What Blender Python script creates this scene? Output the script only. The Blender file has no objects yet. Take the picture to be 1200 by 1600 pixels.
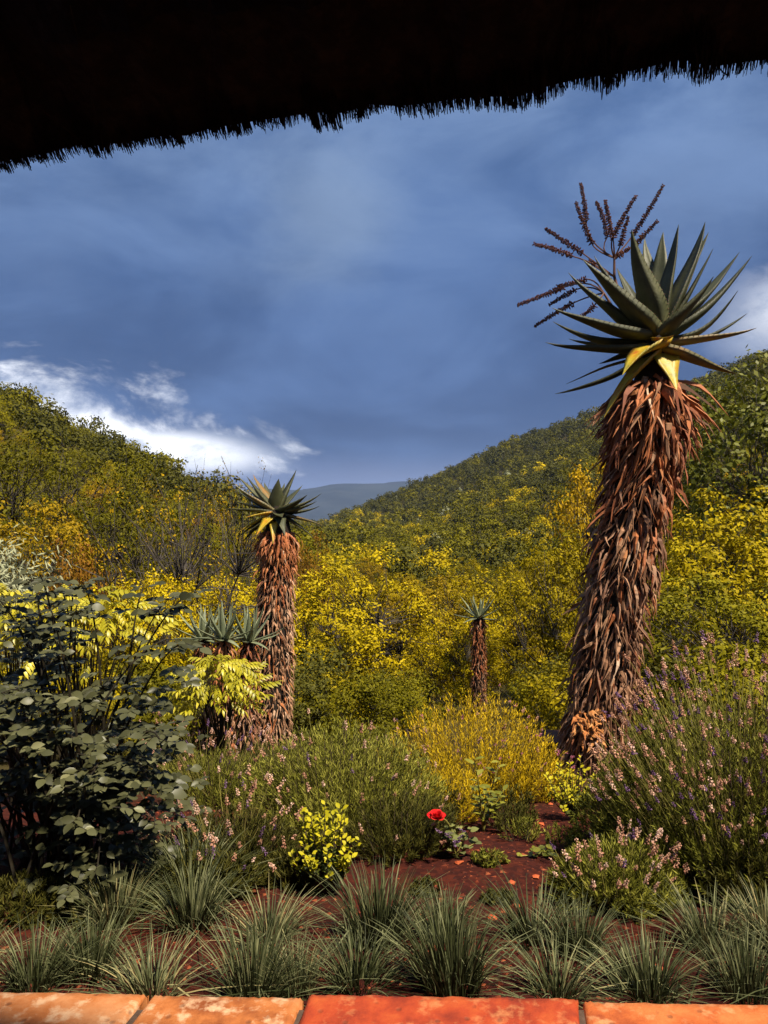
import bpy, math, random
import numpy as np
from mathutils import Vector, Matrix

# ------------------------------------------------------------------ camera, sky, sun, exposure
SC = bpy.context.scene
COL = SC.collection
F = 1186.0                      # focal length in photo pixels (photo 1200 x 1600)
EYE = 1.6
cam_d = bpy.data.cameras.new('camera')
cam_d.sensor_fit = 'VERTICAL'; cam_d.sensor_height = 24.0; cam_d.lens = 24.0 * F / 1600.0
cam_d.clip_start = 0.05; cam_d.clip_end = 20000
cam = bpy.data.objects.new('camera', cam_d); COL.objects.link(cam)
cam.location = (0, 0, EYE); cam.rotation_euler = (math.radians(90), 0, 0)
SC.camera = cam

SUN_DIR = Vector((0.35, -0.33, 0.875)).normalized()     # towards the sun
SUN_EL = math.asin(SUN_DIR.z); SUN_AZ = math.atan2(SUN_DIR.x, SUN_DIR.y)

def build_world():
    w = bpy.data.worlds.new('World'); SC.world = w; w.use_nodes = True
    nt = w.node_tree; N = nt.nodes; L = nt.links; N.clear()
    def nd(t, **k):
        n = N.new(t)
        for a, v in k.items(): setattr(n, a, v)
        return n
    def put(sock, v):
        if hasattr(v, 'is_output'): L.new(v, sock)
        else: sock.default_value = v
    def M(op, a, b=0.0, c=0.0, clamp=False):
        n = nd('ShaderNodeMath', operation=op, use_clamp=clamp)
        put(n.inputs[0], a); put(n.inputs[1], b); put(n.inputs[2], c); return n.outputs[0]
    def noise(vec, scale, detail=4, rough=0.55, dist=0.0):
        n = nd('ShaderNodeTexNoise'); L.new(vec, n.inputs['Vector'])
        n.inputs['Scale'].default_value = scale; n.inputs['Detail'].default_value = detail
        n.inputs['Roughness'].default_value = rough; n.inputs['Distortion'].default_value = dist
        return n.outputs['Fac']
    def smooth(x, lo, hi):
        n = nd('ShaderNodeMapRange', interpolation_type='SMOOTHSTEP')
        put(n.inputs[0], x); n.inputs[1].default_value = lo; n.inputs[2].default_value = hi
        return n.outputs[0]
    def mixc(f, a, b):
        n = nd('ShaderNodeMix', data_type='RGBA'); put(n.inputs[0], f)
        for s, v in ((n.inputs[6], a), (n.inputs[7], b)):
            if hasattr(v, 'is_output'): L.new(v, s)
            else: s.default_value = (*v, 1)
        return n.outputs[2]
    tc = nd('ShaderNodeTexCoord'); sep = nd('ShaderNodeSeparateXYZ'); L.new(tc.outputs['Generated'], sep.inputs[0])
    x, y, z = sep.outputs
    az = M('MULTIPLY', M('ARCTAN2', x, y), 57.2958)
    el = M('MULTIPLY', M('ARCSINE', z), 57.2958)
    den = M('ADD', M('ABSOLUTE', z), 0.22)
    cmb = nd('ShaderNodeCombineXYZ')
    L.new(M('DIVIDE', x, den), cmb.inputs[0]); L.new(M('DIVIDE', y, den), cmb.inputs[1])
    P = cmb.outputs[0]
    ang = nd('ShaderNodeCombineXYZ'); L.new(M('MULTIPLY', az, 0.02), ang.inputs[0]); L.new(M('MULTIPLY', el, 0.04), ang.inputs[1])
    A = ang.outputs[0]
    n1 = noise(P, 0.75, 4, 0.5, 0.3); n2 = noise(P, 2.2, 6, 0.58, 0.4); n3 = noise(A, 6.5, 9, 0.66, 0.35)
    n4 = noise(A, 1.6, 4, 0.5, 0.3); n5 = noise(A, 3.4, 9, 0.6, 0.6)
    # storm deck: slate blue, paler higher up
    up = smooth(el, 7.0, 36.0)
    deck = mixc(smooth(M('ADD', M('MULTIPLY', n1, 0.5), M('ADD', M('MULTIPLY', n4, 0.25), M('MULTIPLY', n5, 0.25))), 0.42, 0.58),
                (0.028, 0.060, 0.158), (0.072, 0.132, 0.290))
    deck = mixc(M('MULTIPLY', up, 0.8), deck, mixc(smooth(M('ADD', M('MULTIPLY', n2, 0.6), M('MULTIPLY', n5, 0.4)), 0.36, 0.64), (0.052, 0.110, 0.255), (0.175, 0.265, 0.440)))
    # soft pale veil
    def spot(a0, e0, ra, re, tilt=0.0, wn=n3, amt=0.9):
        da = M('DIVIDE', M('SUBTRACT', az, a0), ra)
        de = M('DIVIDE', M('SUBTRACT', el, M('ADD', e0, M('MULTIPLY', M('SUBTRACT', az, a0), tilt))), re)
        r = M('SQRT', M('ADD', M('MULTIPLY', da, da), M('MULTIPLY', de, de)))
        return M('ADD', r, M('MULTIPLY', M('SUBTRACT', wn, 0.5), amt * 2))
    veil = M('SUBTRACT', 1.0, smooth(spot(-4.5, 22.0, 6.5, 7.0, 0, n3, 0.6), 0.0, 1.2))
    deck = mixc(M('MULTIPLY', veil, 0.55), deck, (0.20, 0.275, 0.40))
    # pale rain light along the horizon
    hz = M('SUBTRACT', 1.0, smooth(M('ADD', el, M('MULTIPLY', n4, 3.0)), 2.6, 6.2))
    deck = mixc(M('MULTIPLY', hz, 0.75), deck, (0.20, 0.22, 0.34))
    # broken bright gaps low in the sky, all round
    band = M('MULTIPLY', smooth(el, 1.0, 4.0), M('SUBTRACT', 1.0, smooth(el, 9.0, 20.0)))
    gaps = M('MULTIPLY', band, smooth(n4, 0.60, 0.74))
    away = smooth(M('ABSOLUTE', az), 34.0, 50.0)
    g0 = M('MULTIPLY', gaps, away)
    g1 = M('SUBTRACT', 1.0, smooth(spot(-21.5, 5.7, 15.0, 4.2, -0.26, n5, 1.9), 0.45, 1.08))
    g1b = M('SUBTRACT', 1.0, smooth(spot(-15.0, 4.4, 8.5, 2.0, -0.08, n3, 0.5), 0.30, 1.1))
    g2 = M('SUBTRACT', 1.0, smooth(spot(27.5, 13.2, 4.6, 4.0, 0.2, n3, 1.0), 0.10, 1.15))
    g = M('MAXIMUM', M('MAXIMUM', g0, g1), M('MAXIMUM', g1b, M('MULTIPLY', g2, 0.45)))
    cloudw = mixc(smooth(n3, 0.34, 0.66), (0.42, 0.47, 0.58), (1.35, 1.35, 1.36))
    sky_c = mixc(g, deck, cloudw)
    low = smooth(el, -3.0, 0.0)
    sky_c = mixc(low, (0.05, 0.06, 0.08), sky_c)
    sky = nd('ShaderNodeTexSky', sky_type='NISHITA'); sky.sun_disc = False
    sky.sun_elevation = SUN_EL; sky.sun_rotation = SUN_AZ
    b1 = nd('ShaderNodeBackground'); L.new(sky.outputs[0], b1.inputs[0]); b1.inputs[1].default_value = 0.05
    b2 = nd('ShaderNodeBackground'); L.new(sky_c, b2.inputs[0]); b2.inputs[1].default_value = 0.80
    ms = nd('ShaderNodeMixShader'); ms.inputs[0].default_value = 0.94
    L.new(b1.outputs[0], ms.inputs[1]); L.new(b2.outputs[0], ms.inputs[2])
    out = nd('ShaderNodeOutputWorld'); L.new(ms.outputs[0], out.inputs[0])
build_world()

sun_d = bpy.data.lights.new('sun', 'SUN'); sun_d.energy = 5.0; sun_d.angle = math.radians(4.0); sun_d.color = (1.0, 0.90, 0.74)
sun = bpy.data.objects.new('sun', sun_d); COL.objects.link(sun)
sun.rotation_euler = SUN_DIR.to_track_quat('Z', 'Y').to_euler(); sun.location = (0, 0, 60)
SC.view_settings.view_transform = 'Standard'; SC.view_settings.look = 'None'
SC.view_settings.exposure = 0.90; SC.view_settings.gamma = 1.0; SC.view_settings.use_curve_mapping = False
SC.render.engine = 'CYCLES'
SC.cycles.max_bounces = 4; SC.cycles.diffuse_bounces = 1; SC.cycles.glossy_bounces = 2
SC.cycles.transmission_bounces = 4; SC.cycles.volume_bounces = 0
SC.cycles.use_denoising = True; SC.cycles.adaptive_threshold = 0.02

# ------------------------------------------------------------------ helpers
rng = np.random.default_rng(11)
R = random.Random(5)
def PX(px, py, Y): return Vector(((px - 600) / F * Y, Y, EYE - (py - 800) / F * Y))

def tag(o, label=None, cat=None, group=None, kind=None):
    if label: o['label'] = label
    if cat: o['category'] = cat
    if group: o['group'] = group
    if kind: o['kind'] = kind
    return o
def empty(name, loc, label, cat, group=None):
    o = bpy.data.objects.new(name, None); o.empty_display_size = 0.1; COL.objects.link(o)
    o.location = loc; return tag(o, label, cat, group)
def ob(name, me, parent=None, loc=None, mtx=None, kind=None):
    o = bpy.data.objects.new(name, me); COL.objects.link(o)
    if parent: o.parent = parent
    if mtx is not None: o.matrix_basis = mtx
    elif loc is not None: o.location = loc
    if kind: o['kind'] = kind
    return o
def mesh_np(name, V, Fc, mats, smooth=False, rnd=None, mi=None):
    """V (n,3); Fc (m,k) uniform polygons or a list of such arrays"""
    V = np.asarray(V, dtype=np.float32)
    groups = Fc if isinstance(Fc, list) else [Fc]
    groups = [np.asarray(g, dtype=np.int32) for g in groups if len(g)]
    me = bpy.data.meshes.new(name)
    nl = sum(g.size for g in groups); nf = sum(len(g) for g in groups)
    me.vertices.add(len(V)); me.vertices.foreach_set('co', V.ravel())
    me.loops.add(nl); me.loops.foreach_set('vertex_index', np.concatenate([g.ravel() for g in groups]))
    me.polygons.add(nf)
    tot = np.concatenate([np.full(len(g), g.shape[1], np.int32) for g in groups])
    st = np.concatenate([[0], np.cumsum(tot)[:-1]]).astype(np.int32)
    me.polygons.foreach_set('loop_start', st)
    if not isinstance(mats, (list, tuple)): mats = [mats]
    for m in mats: me.materials.append(m)
    if mi is not None: me.polygons.foreach_set('material_index', np.asarray(mi, np.int32))
    me.polygons.foreach_set('use_smooth', np.full(nf, smooth, dtype=bool))
    me.update(calc_edges=True)
    if rnd is not None:
        a = me.attributes.new('rnd', 'FLOAT', 'FACE'); a.data.foreach_set('value', np.asarray(rnd, np.float32))
    me.validate()
    return me
class Bag:
    """collects polygons of mixed pieces into one mesh"""
    def __init__(s): s.V = []; s.n = 0; s.F = {}; s.rn = {}; s.mi = {}
    def add(s, V, Fc, rnd=0.5, mi=0):
        V = np.asarray(V, float).reshape(-1, 3); Fc = np.asarray(Fc, int)
        k = Fc.shape[1]
        s.F.setdefault(k, []).append(Fc + s.n)
        r = np.full(len(Fc), rnd) if np.isscalar(rnd) else np.asarray(rnd)
        s.rn.setdefault(k, []).append(r); s.mi.setdefault(k, []).append(np.full(len(Fc), mi))
        s.V.append(V); s.n += len(V)
    def mesh(s, name, mats, smooth=False):
        ks = sorted(s.F)
        return mesh_np(name, np.concatenate(s.V), [np.concatenate(s.F[k]) for k in ks], mats, smooth,
                       np.concatenate([np.concatenate(s.rn[k]) for k in ks]), np.concatenate([np.concatenate(s.mi[k]) for k in ks]))
def unit(v):
    v = np.asarray(v, float); return v / (np.linalg.norm(v, axis=-1, keepdims=True) + 1e-9)
def tube(bag, pts, rad, k=5, rnd=0.5, mi=0, cap=True):
    pts = np.asarray(pts, float); n = len(pts)
    rad = np.full(n, rad) if np.isscalar(rad) else np.asarray(rad, float)
    T = unit(np.gradient(pts, axis=0))
    ref = np.array([0.31, 0.17, 0.93]) if abs(T[0][2]) < 0.9 else np.array([0.9, 0.3, 0.1])
    A = unit(np.cross(T, ref)); B = np.cross(T, A)
    a = np.arange(k) / k * 2 * np.pi
    V = pts[:, None] + rad[:, None, None] * (np.cos(a)[None, :, None] * A[:, None] + np.sin(a)[None, :, None] * B[:, None])
    i = np.arange(n - 1)[:, None] * k; j = np.arange(k)[None]; j2 = (j + 1) % k
    Fc = np.stack([i + j, i + j2, i + k + j2, i + k + j], -1).reshape(-1, 4)
    bag.add(V.reshape(-1, 3), Fc, rnd, mi)
def quads_at(pos, ax, side, length, width, shape='leaf'):
    """diamond leaves: pos base (n,3), ax direction, side direction"""
    L_ = np.asarray(length)[:, None]; W_ = np.asarray(width)[:, None]
    V = np.stack([pos, pos + ax * L_ * 0.45 + side * W_ * 0.5, pos + ax * L_, pos + ax * L_ * 0.45 - side * W_ * 0.5], 1)
    Fc = np.arange(len(pos) * 4).reshape(-1, 4)
    return V.reshape(-1, 3), Fc
def rdir(n, up=0.0, r=None):
    r = r or rng
    v = r.normal(size=(n, 3)); v[:, 2] += up; return unit(v)

# ------------------------------------------------------------------ materials
def mat(name):
    m = bpy.data.materials.new(name); m.use_nodes = True
    return m, m.node_tree.nodes, m.node_tree.links, m.node_tree.nodes['Principled BSDF']
def ramp_node(N, cols):
    r = N.new('ShaderNodeValToRGB'); e = r.color_ramp.elements
    while len(e) < len(cols): e.new(0.5)
    for i, c in enumerate(cols):
        e[i].position = i / (len(cols) - 1); e[i].color = (*c, 1)
    return r
def leaf_mat(name, cols, rough=0.55, transl=0.17, obj=0.5, spec=0.06, noise_s=0.0):
    m, N, L, B = mat(name)
    at = N.new('ShaderNodeAttribute'); at.attribute_name = 'rnd'
    oi = N.new('ShaderNodeObjectInfo')
    m1 = N.new('ShaderNodeMath'); m1.operation = 'MULTIPLY'; m1.inputs[1].default_value = 1 - obj; L.new(at.outputs['Fac'], m1.inputs[0])
    m2 = N.new('ShaderNodeMath'); m2.operation = 'MULTIPLY_ADD'; m2.inputs[1].default_value = obj
    L.new(oi.outputs['Random'], m2.inputs[0]); L.new(m1.outputs[0], m2.inputs[2])
    fac = m2.outputs[0]
    r = ramp_node(N, cols); L.new(fac, r.inputs[0]); col = r.outputs[0]
    L.new(col, B.inputs['Base Color']); B.inputs['Roughness'].default_value = rough
    B.inputs['Specular IOR Level'].default_value = spec
    if transl > 0:
        t = N.new('ShaderNodeBsdfTranslucent'); L.new(col, t.inputs[0])
        mx = N.new('ShaderNodeMixShader'); mx.inputs[0].default_value = transl
        L.new(B.outputs[0], mx.inputs[1]); L.new(t.outputs[0], mx.inputs[2])
        L.new(mx.outputs[0], N['Material Output'].inputs[0])
    return m
def noise_mat(name, cols, scale=6.0, rough=0.8, bump=0.3, bscale=40.0, detail=6, spec=0.3, stretch=(1, 1, 1), obj=0.0, bdist=0.01):
    m, N, L, B = mat(name)
    tc = N.new('ShaderNodeTexCoord'); mp = N.new('ShaderNodeMapping'); mp.inputs['Scale'].default_value = stretch
    L.new(tc.outputs['Object'], mp.inputs[0])
    n = N.new('ShaderNodeTexNoise'); n.inputs['Scale'].default_value = scale; n.inputs['Detail'].default_value = detail
    n.inputs['Roughness'].default_value = 0.62; L.new(mp.outputs[0], n.inputs['Vector'])
    mr = N.new('ShaderNodeMapRange'); mr.inputs[1].default_value = 0.3; mr.inputs[2].default_value = 0.7; L.new(n.outputs['Fac'], mr.inputs[0])
    fac = mr.outputs[0]
    if obj:
        oi = N.new('ShaderNodeObjectInfo'); a = N.new('ShaderNodeMath'); a.operation = 'MULTIPLY'; a.inputs[1].default_value = 1 - obj; L.new(fac, a.inputs[0])
        b = N.new('ShaderNodeMath'); b.operation = 'MULTIPLY_ADD'; b.inputs[1].default_value = obj; L.new(oi.outputs['Random'], b.inputs[0]); L.new(a.outputs[0], b.inputs[2]); fac = b.outputs[0]
    r = ramp_node(N, cols); L.new(fac, r.inputs[0]); L.new(r.outputs[0], B.inputs['Base Color'])
    B.inputs['Roughness'].default_value = rough; B.inputs['Specular IOR Level'].default_value = spec
    if bump:
        n2 = N.new('ShaderNodeTexNoise'); n2.inputs['Scale'].default_value = bscale; n2.inputs['Detail'].default_value = 5; L.new(mp.outputs[0], n2.inputs['Vector'])
        bp = N.new('ShaderNodeBump'); bp.inputs['Strength'].default_value = bump; bp.inputs['Distance'].default_value = bdist
        L.new(n2.outputs['Fac'], bp.inputs['Height']); L.new(bp.outputs[0], B.inputs['Normal'])
    return m

M_YEL = leaf_mat('leaves_yellow', [(0.070, 0.056, 0.003), (0.30, 0.225, 0.004), (0.66, 0.475, 0.007)])
M_GOLD = leaf_mat('leaves_gold', [(0.09, 0.065, 0.003), (0.30, 0.19, 0.005), (0.56, 0.33, 0.009)])
M_OLIVE = leaf_mat('leaves_olive', [(0.045, 0.042, 0.003), (0.15, 0.132, 0.005), (0.34, 0.285, 0.008)])
M_DARKO = leaf_mat('leaves_dark_olive', [(0.034, 0.034, 0.006), (0.085, 0.080, 0.012), (0.17, 0.150, 0.024)])
M_GREEN = leaf_mat('leaves_green', [(0.05, 0.058, 0.005), (0.14, 0.14, 0.009), (0.33, 0.31, 0.04)], rough=0.5, spec=0.15)
M_RUST = leaf_mat('leaves_rust', [(0.09, 0.045, 0.008), (0.20, 0.085, 0.010), (0.30, 0.17, 0.012)])
M_SILVER = leaf_mat('leaves_silver', [(0.17, 0.18, 0.09), (0.30, 0.31, 0.18), (0.45, 0.45, 0.28)])
M_BARK = noise_mat('bark_dark', [(0.018, 0.014, 0.012), (0.05, 0.04, 0.032), (0.09, 0.075, 0.06)], 12, 0.9, 0.5, 30)
M_BARKP = noise_mat('bark_pale', [(0.06, 0.05, 0.04), (0.14, 0.12, 0.10), (0.22, 0.20, 0.17)], 12, 0.9, 0.5, 30)

# ------------------------------------------------------------------ terrain
CTRL = []
def cpt(x, y, z): CTRL.append((x, y, z))
for x in (-4, -2, 0, 2, 4):
    cpt(x, 1.8, 0.30); cpt(x, 3.6, 0.065); cpt(x * 1.3, 5.5, -0.33)
for x in (-6, -3, 0): cpt(x, 9, -1.22)
cpt(3.5, 9, -1.0); cpt(8, 9, -0.6); cpt(-9, 9, -0.9)
for x in (-3, 0, 3): cpt(x, 16, -2.75)
cpt(8, 14, -1.6); cpt(12, 14, -0.8); cpt(-7, 14, -1.7); cpt(-12, 14, -0.8)
for x in (-4, 0, 6): cpt(x, 25, -4.8)
cpt(14, 26, -1.5); cpt(22, 28, 1.5); cpt(-10.5, 25, -1.8); cpt(-16, 25, 0.0)
for c in ((-5, 35, -5.6), (4, 40, -7.5), (7.6, 45, -5.8), (12.6, 50, -4.8), (27, 80, 1.0), (26, 60, 3.0), (40, 80, 13.5), (45, 60, 14),
          (28, 110, 1.0), (29, 170, 3.5), (15, 180, -2.5), (0, 200, -7.5), (8.5, 100, -7.0), (-10, 120, -7.0), (-17.7, 35, -0.6), (-30, 35, 5.0),
          (-35.4, 70, 9.6), (-23.6, 70, 4.2), (-11.6, 60, -1.2), (-6, 70, -5.0), (-18, 110, 0.5), (-60, 100, 20), (-60, 60, 18), (-40, 40, 9),
          (-110, 160, 34), (-30, 150, -1.0), (-30, 230, -7), (-38, 420, -10), (13.5, 400, 13.0), (60.7, 360, 33.5), (94, 320, 42.5), (118, 280, 46.5),
          (123, 240, 49.5), (137, 200, 52), (70, 110, 28), (90, 150, 38), (60, 200, 18), (70, 260, 24), (35, 280, 10), (0, 300, -6), (-80, 420, -6),
          (-100, 300, 20), (200, 300, 75), (180, 120, 70), (-160, 100, 62), (-30, 580, -16), (60, 580, 22), (150, 500, 50), (-150, 580, 0), (280, 560, 90)):
    cpt(*c)
C_ = np.array(CTRL, float)
def warp(x, y): return np.stack([x / (y + 6.0) * 1.6, np.log(y + 6.0)], -1)
_cw = warp(C_[:, 0], C_[:, 1]); _cz = C_[:, 2] / (C_[:, 1] + 6.0)
_D = np.linalg.norm(_cw[:, None] - _cw[None], axis=-1)
_n = len(C_); _A = np.zeros((_n + 3, _n + 3)); _A[:_n, :_n] = _D - np.eye(_n) * 0.01
_Pm = np.concatenate([np.ones((_n, 1)), _cw], 1); _A[:_n, _n:] = _Pm; _A[_n:, :_n] = _Pm.T
_W = np.linalg.solve(_A, np.concatenate([_cz, np.zeros(3)]))
def height(x, y):
    x = np.atleast_1d(np.asarray(x, float)); y = np.atleast_1d(np.asarray(y, float))
    yc = np.clip(y, 1.75, 600.0)
    xs = np.clip(x / (yc + 6.0), -1.5, 1.5)
    q = np.stack([xs * 1.6, np.log(yc + 6.0)], -1)
    out = np.empty(len(x))
    for i in range(0, len(x), 4000):
        d = np.linalg.norm(q[i:i + 4000, None] - _cw[None], axis=-1)
        out[i:i + 4000] = d @ _W[:_n] + _W[_n] + q[i:i + 4000] @ _W[_n + 1:]
    z = out * (yc + 6.0)
    far = np.clip((y - 560.0) / 900.0, 0, 1); far = far * far * (3 - 2 * far)
    z = z * (1 - far) + (-38.0) * far
    z += 0.015 * np.sin(x * 5.1 + y * 1.7) * np.cos(y * 4.3 - x) * (y < 30)
    z = np.where(y < 1.72, -0.12, z)
    return z
def H(x, y): return float(height(x, y)[0])
def ground_at(px, py):
    Ys = np.geomspace(1.8, 300, 500)
    X = (px - 600) / F * Ys; Z = EYE - (py - 800) / F * Ys
    h = height(X, Ys); k = np.argmax(Z < h)
    if k == 0: k = 0
    return Vector((X[k], Ys[k], h[k]))

def soil_material():
    m, N, L, B = mat('garden_soil')
    g = N.new('ShaderNodeNewGeometry'); sp = N.new('ShaderNodeSeparateXYZ'); L.new(g.outputs['Position'], sp.inputs[0])
    n = N.new('ShaderNodeTexNoise'); n.inputs['Scale'].default_value = 7; n.inputs['Detail'].default_value = 8; n.inputs['Roughness'].default_value = 0.7; L.new(g.outputs['Position'], n.inputs['Vector'])
    v = N.new('ShaderNodeTexVoronoi'); v.inputs['Scale'].default_value = 45; L.new(g.outputs['Position'], v.inputs['Vector'])
    r = ramp_node(N, [(0.010, 0.003, 0.002), (0.036, 0.006, 0.003), (0.10, 0.018, 0.006)])
    a = N.new('ShaderNodeMath'); a.operation = 'MULTIPLY_ADD'; a.inputs[1].default_value = 0.5; L.new(v.outputs['Color'], a.inputs[0])
    s = N.new('ShaderNodeMath'); s.operation = 'MULTIPLY'; s.inputs[1].default_value = 0.6; L.new(n.outputs['Fac'], s.inputs[0]); L.new(s.outputs[0], a.inputs[2])
    L.new(a.outputs[0], r.inputs[0])
    r2 = ramp_node(N, [(0.018, 0.014, 0.005), (0.045, 0.034, 0.009), (0.08, 0.058, 0.014)]); L.new(n.outputs['Fac'], r2.inputs[0])
    mr = N.new('ShaderNodeMapRange'); mr.inputs[1].default_value = 4.2; mr.inputs[2].default_value = 6.0; L.new(sp.outputs[1], mr.inputs[0])
    mx = N.new('ShaderNodeMix'); mx.data_type = 'RGBA'; L.new(mr.outputs[0], mx.inputs[0]); L.new(r.outputs[0], mx.inputs[6]); L.new(r2.outputs[0], mx.inputs[7])
    L.new(mx.outputs[2], B.inputs['Base Color']); B.inputs['Roughness'].default_value = 0.95; B.inputs['Specular IOR Level'].default_value = 0.15
    bp = N.new('ShaderNodeBump'); bp.inputs['Strength'].default_value = 0.8; bp.inputs['Distance'].default_value = 0.03; L.new(a.outputs[0], bp.inputs['Height']); L.new(bp.outputs[0], B.inputs['Normal'])
    return m
M_SOIL = soil_material()
def build_terrain():
    ys = np.concatenate([[-60, -20, 0, 1.60, 1.71, 1.74], np.linspace(1.85, 6.5, 50), np.geomspace(6.8, 600, 110), np.geomspace(680, 9000, 14)])
    ss = np.concatenate([[-8, -4, -2.5], np.linspace(-1.5, 1.5, 121), [2.5, 4, 8]])
    Yg, Sg = np.meshgrid(ys, ss, indexing='ij')
    Xg = Sg * (np.maximum(Yg, 1.7) + 6.0)
    Xg = np.clip(Xg, -9400 + 20 * Sg, 9400 + 20 * Sg)
    Z = height(Xg.ravel(), Yg.ravel())
    V = np.stack([Xg.ravel(), Yg.ravel(), Z], -1)
    nr, nc = Yg.shape
    i = np.arange(nr - 1)[:, None] * nc + np.arange(nc - 1)[None]
    Fc = np.stack([i, i + 1, i + nc + 1, i + nc], -1).reshape(-1, 4)
    tag(ob('terrain', mesh_np('terrain', V, Fc, M_SOIL, True)), kind='structure')
build_terrain()
# far ridge across the plain, about three kilometres away
def build_ridge():
    m = noise_mat('ridge_scrub_hazed', [(0.014, 0.020, 0.026), (0.022, 0.030, 0.036), (0.034, 0.042, 0.046)], 0.006, 0.95, 0, detail=8, stretch=(1, 2.5, 4))  # blue of the distant haze is put into the scrub colour
    xs = np.linspace(-4200, 4200, 260); prof = []
    for x in xs:
        px = 600 + x / 3000 * F
        t = 757 + 3.5 * math.sin(px * 0.018) + 2.0 * math.sin(px * 0.055 + 1) + (0 if px > 560 else (560 - px) * 0.035)
        if px > 640: t += min((px - 640) * 0.05, 20)
        t = min(t, 775)
        prof.append(EYE + (800 - t) / F * 3000)
    rows = [(-700, -0.50), (-350, 0.1), (-130, 0.72), (0, 1.0), (500, 0.7), (1500, -0.4)]
    V = []; r = np.random.default_rng(3)
    for dy, f in rows:
        for x, h in zip(xs, prof):
            V.append((x + r.normal() * 8, 3000 + dy + 60 * math.sin(x * 0.006) * (f < 0.9), -38 + (h + 38) * f + (r.normal() * 2.2 if f < 0.99 else r.normal() * 0.5)))
    nc = len(xs); i = np.arange(len(rows) - 1)[:, None] * nc + np.arange(nc - 1)[None]
    Fc = np.stack([i, i + 1, i + nc + 1, i + nc], -1).reshape(-1, 4)
    tag(ob('hill', mesh_np('hill', V, Fc, m, True)), kind='structure')
build_ridge()
# ------------------------------------------------------------------ veranda: floor, parapet with coping slabs, house wall, thatch
def box(bag, x0, x1, y0, y1, z0, z1, mi=0):
    V = [(x0, y0, z0), (x1, y0, z0), (x1, y1, z0), (x0, y1, z0), (x0, y0, z1), (x1, y0, z1), (x1, y1, z1), (x0, y1, z1)]
    bag.add(V, [(0, 3, 2, 1), (4, 5, 6, 7), (0, 1, 5, 4), (1, 2, 6, 5), (2, 3, 7, 6), (3, 0, 4, 7)], 0.5, mi)
M_PLASTER = noise_mat('ochre_plaster', [(0.25, 0.13, 0.06), (0.36, 0.20, 0.09), (0.42, 0.26, 0.13)], 5, 0.9, 0.3, 60)
M_FLOOR = noise_mat('floor_clay', [(0.05, 0.03, 0.02), (0.09, 0.05, 0.03)], 4, 0.7, 0.2, 30)
bg = Bag(); box(bg, -7, 7, -3.4, 1.44, -0.08, 0.0)
tag(ob('veranda_floor', bg.mesh('veranda_floor', M_FLOOR)), kind='structure')
bg = Bag(); box(bg, -7, 7, -3.7, -3.4, -0.1, 6.6)
hw = tag(ob('house_wall', bg.mesh('house_wall', M_PLASTER)), 'ochre plastered house wall at the back of the veranda', 'wall')

TOPZ = 0.5
def top_pt(px, py, z=TOPZ):
    Y = (EYE - z) * F / (py - 800); return Vector(((px - 600) / F * Y, Y, z))
def slab_mat(name, cols, pale):
    m, N, L, B = mat(name)
    tc = N.new('ShaderNodeTexCoord')
    def nz(s, d, ro):
        n = N.new('ShaderNodeTexNoise'); n.inputs['Scale'].default_value = s; n.inputs['Detail'].default_value = d; n.inputs['Roughness'].default_value = ro
        L.new(tc.outputs['Object'], n.inputs['Vector']); return n.outputs['Fac']
    a = nz(6, 7, 0.66); b = nz(21, 6, 0.6); c = nz(90, 4, 0.6)
    s = N.new('ShaderNodeMapRange'); s.inputs[1].default_value = 0.36; s.inputs[2].default_value = 0.64; L.new(a, s.inputs[0])
    r = ramp_node(N, cols); L.new(s.outputs[0], r.inputs[0])
    f = N.new('ShaderNodeMapRange'); f.inputs[1].default_value = 0.53; f.inputs[2].default_value = 0.66; f.inputs[4].default_value = pale[3]; L.new(b, f.inputs[0])
    mx = N.new('ShaderNodeMix'); mx.data_type = 'RGBA'; L.new(f.outputs[0], mx.inputs[0]); L.new(r.outputs[0], mx.inputs[6]); mx.inputs[7].default_value = (*pale[:3], 1)
    v = N.new('ShaderNodeTexVoronoi'); v.inputs['Scale'].default_value = 26; L.new(tc.outputs['Object'], v.inputs['Vector'])
    p = N.new('ShaderNodeMapRange'); p.inputs[1].default_value = 0.08; p.inputs[2].default_value = 0.22; L.new(v.outputs['Distance'], p.inputs[0])
    mx2 = N.new('ShaderNodeMix'); mx2.data_type = 'RGBA'; L.new(p.outputs[0], mx2.inputs[0]); mx2.inputs[6].default_value = (0.10, 0.035, 0.015, 1); L.new(mx.outputs[2], mx2.inputs[7])
    mx3 = N.new('ShaderNodeMix'); mx3.data_type = 'RGBA'; L.new(c, mx3.inputs[0]); L.new(mx.outputs[2], mx3.inputs[6]); L.new(mx2.outputs[2], mx3.inputs[7])
    L.new(mx3.outputs[2], B.inputs['Base Color']); B.inputs['Roughness'].default_value = 0.72; B.inputs['Specular IOR Level'].default_value = 0.3
    h = N.new('ShaderNodeMath'); h.operation = 'ADD'; L.new(c, h.inputs[0]); L.new(p.outputs[0], h.inputs[1])
    bp = N.new('ShaderNodeBump'); bp.inputs['Strength'].default_value = 0.55; bp.inputs['Distance'].default_value = 0.004; L.new(h.outputs[0], bp.inputs['Height']); L.new(bp.outputs[0], B.inputs['Normal'])
    return m
M_SLAB_PALE = slab_mat('slab_pale_clay', [(0.20, 0.050, 0.010), (0.37, 0.115, 0.026), (0.46, 0.19, 0.07)], (0.58, 0.36, 0.20, 0.8))
M_SLAB_RED = slab_mat('slab_red_clay', [(0.17, 0.018, 0.005), (0.32, 0.040, 0.008), (0.40, 0.075, 0.014)], (0.50, 0.20, 0.07, 0.55))
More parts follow.
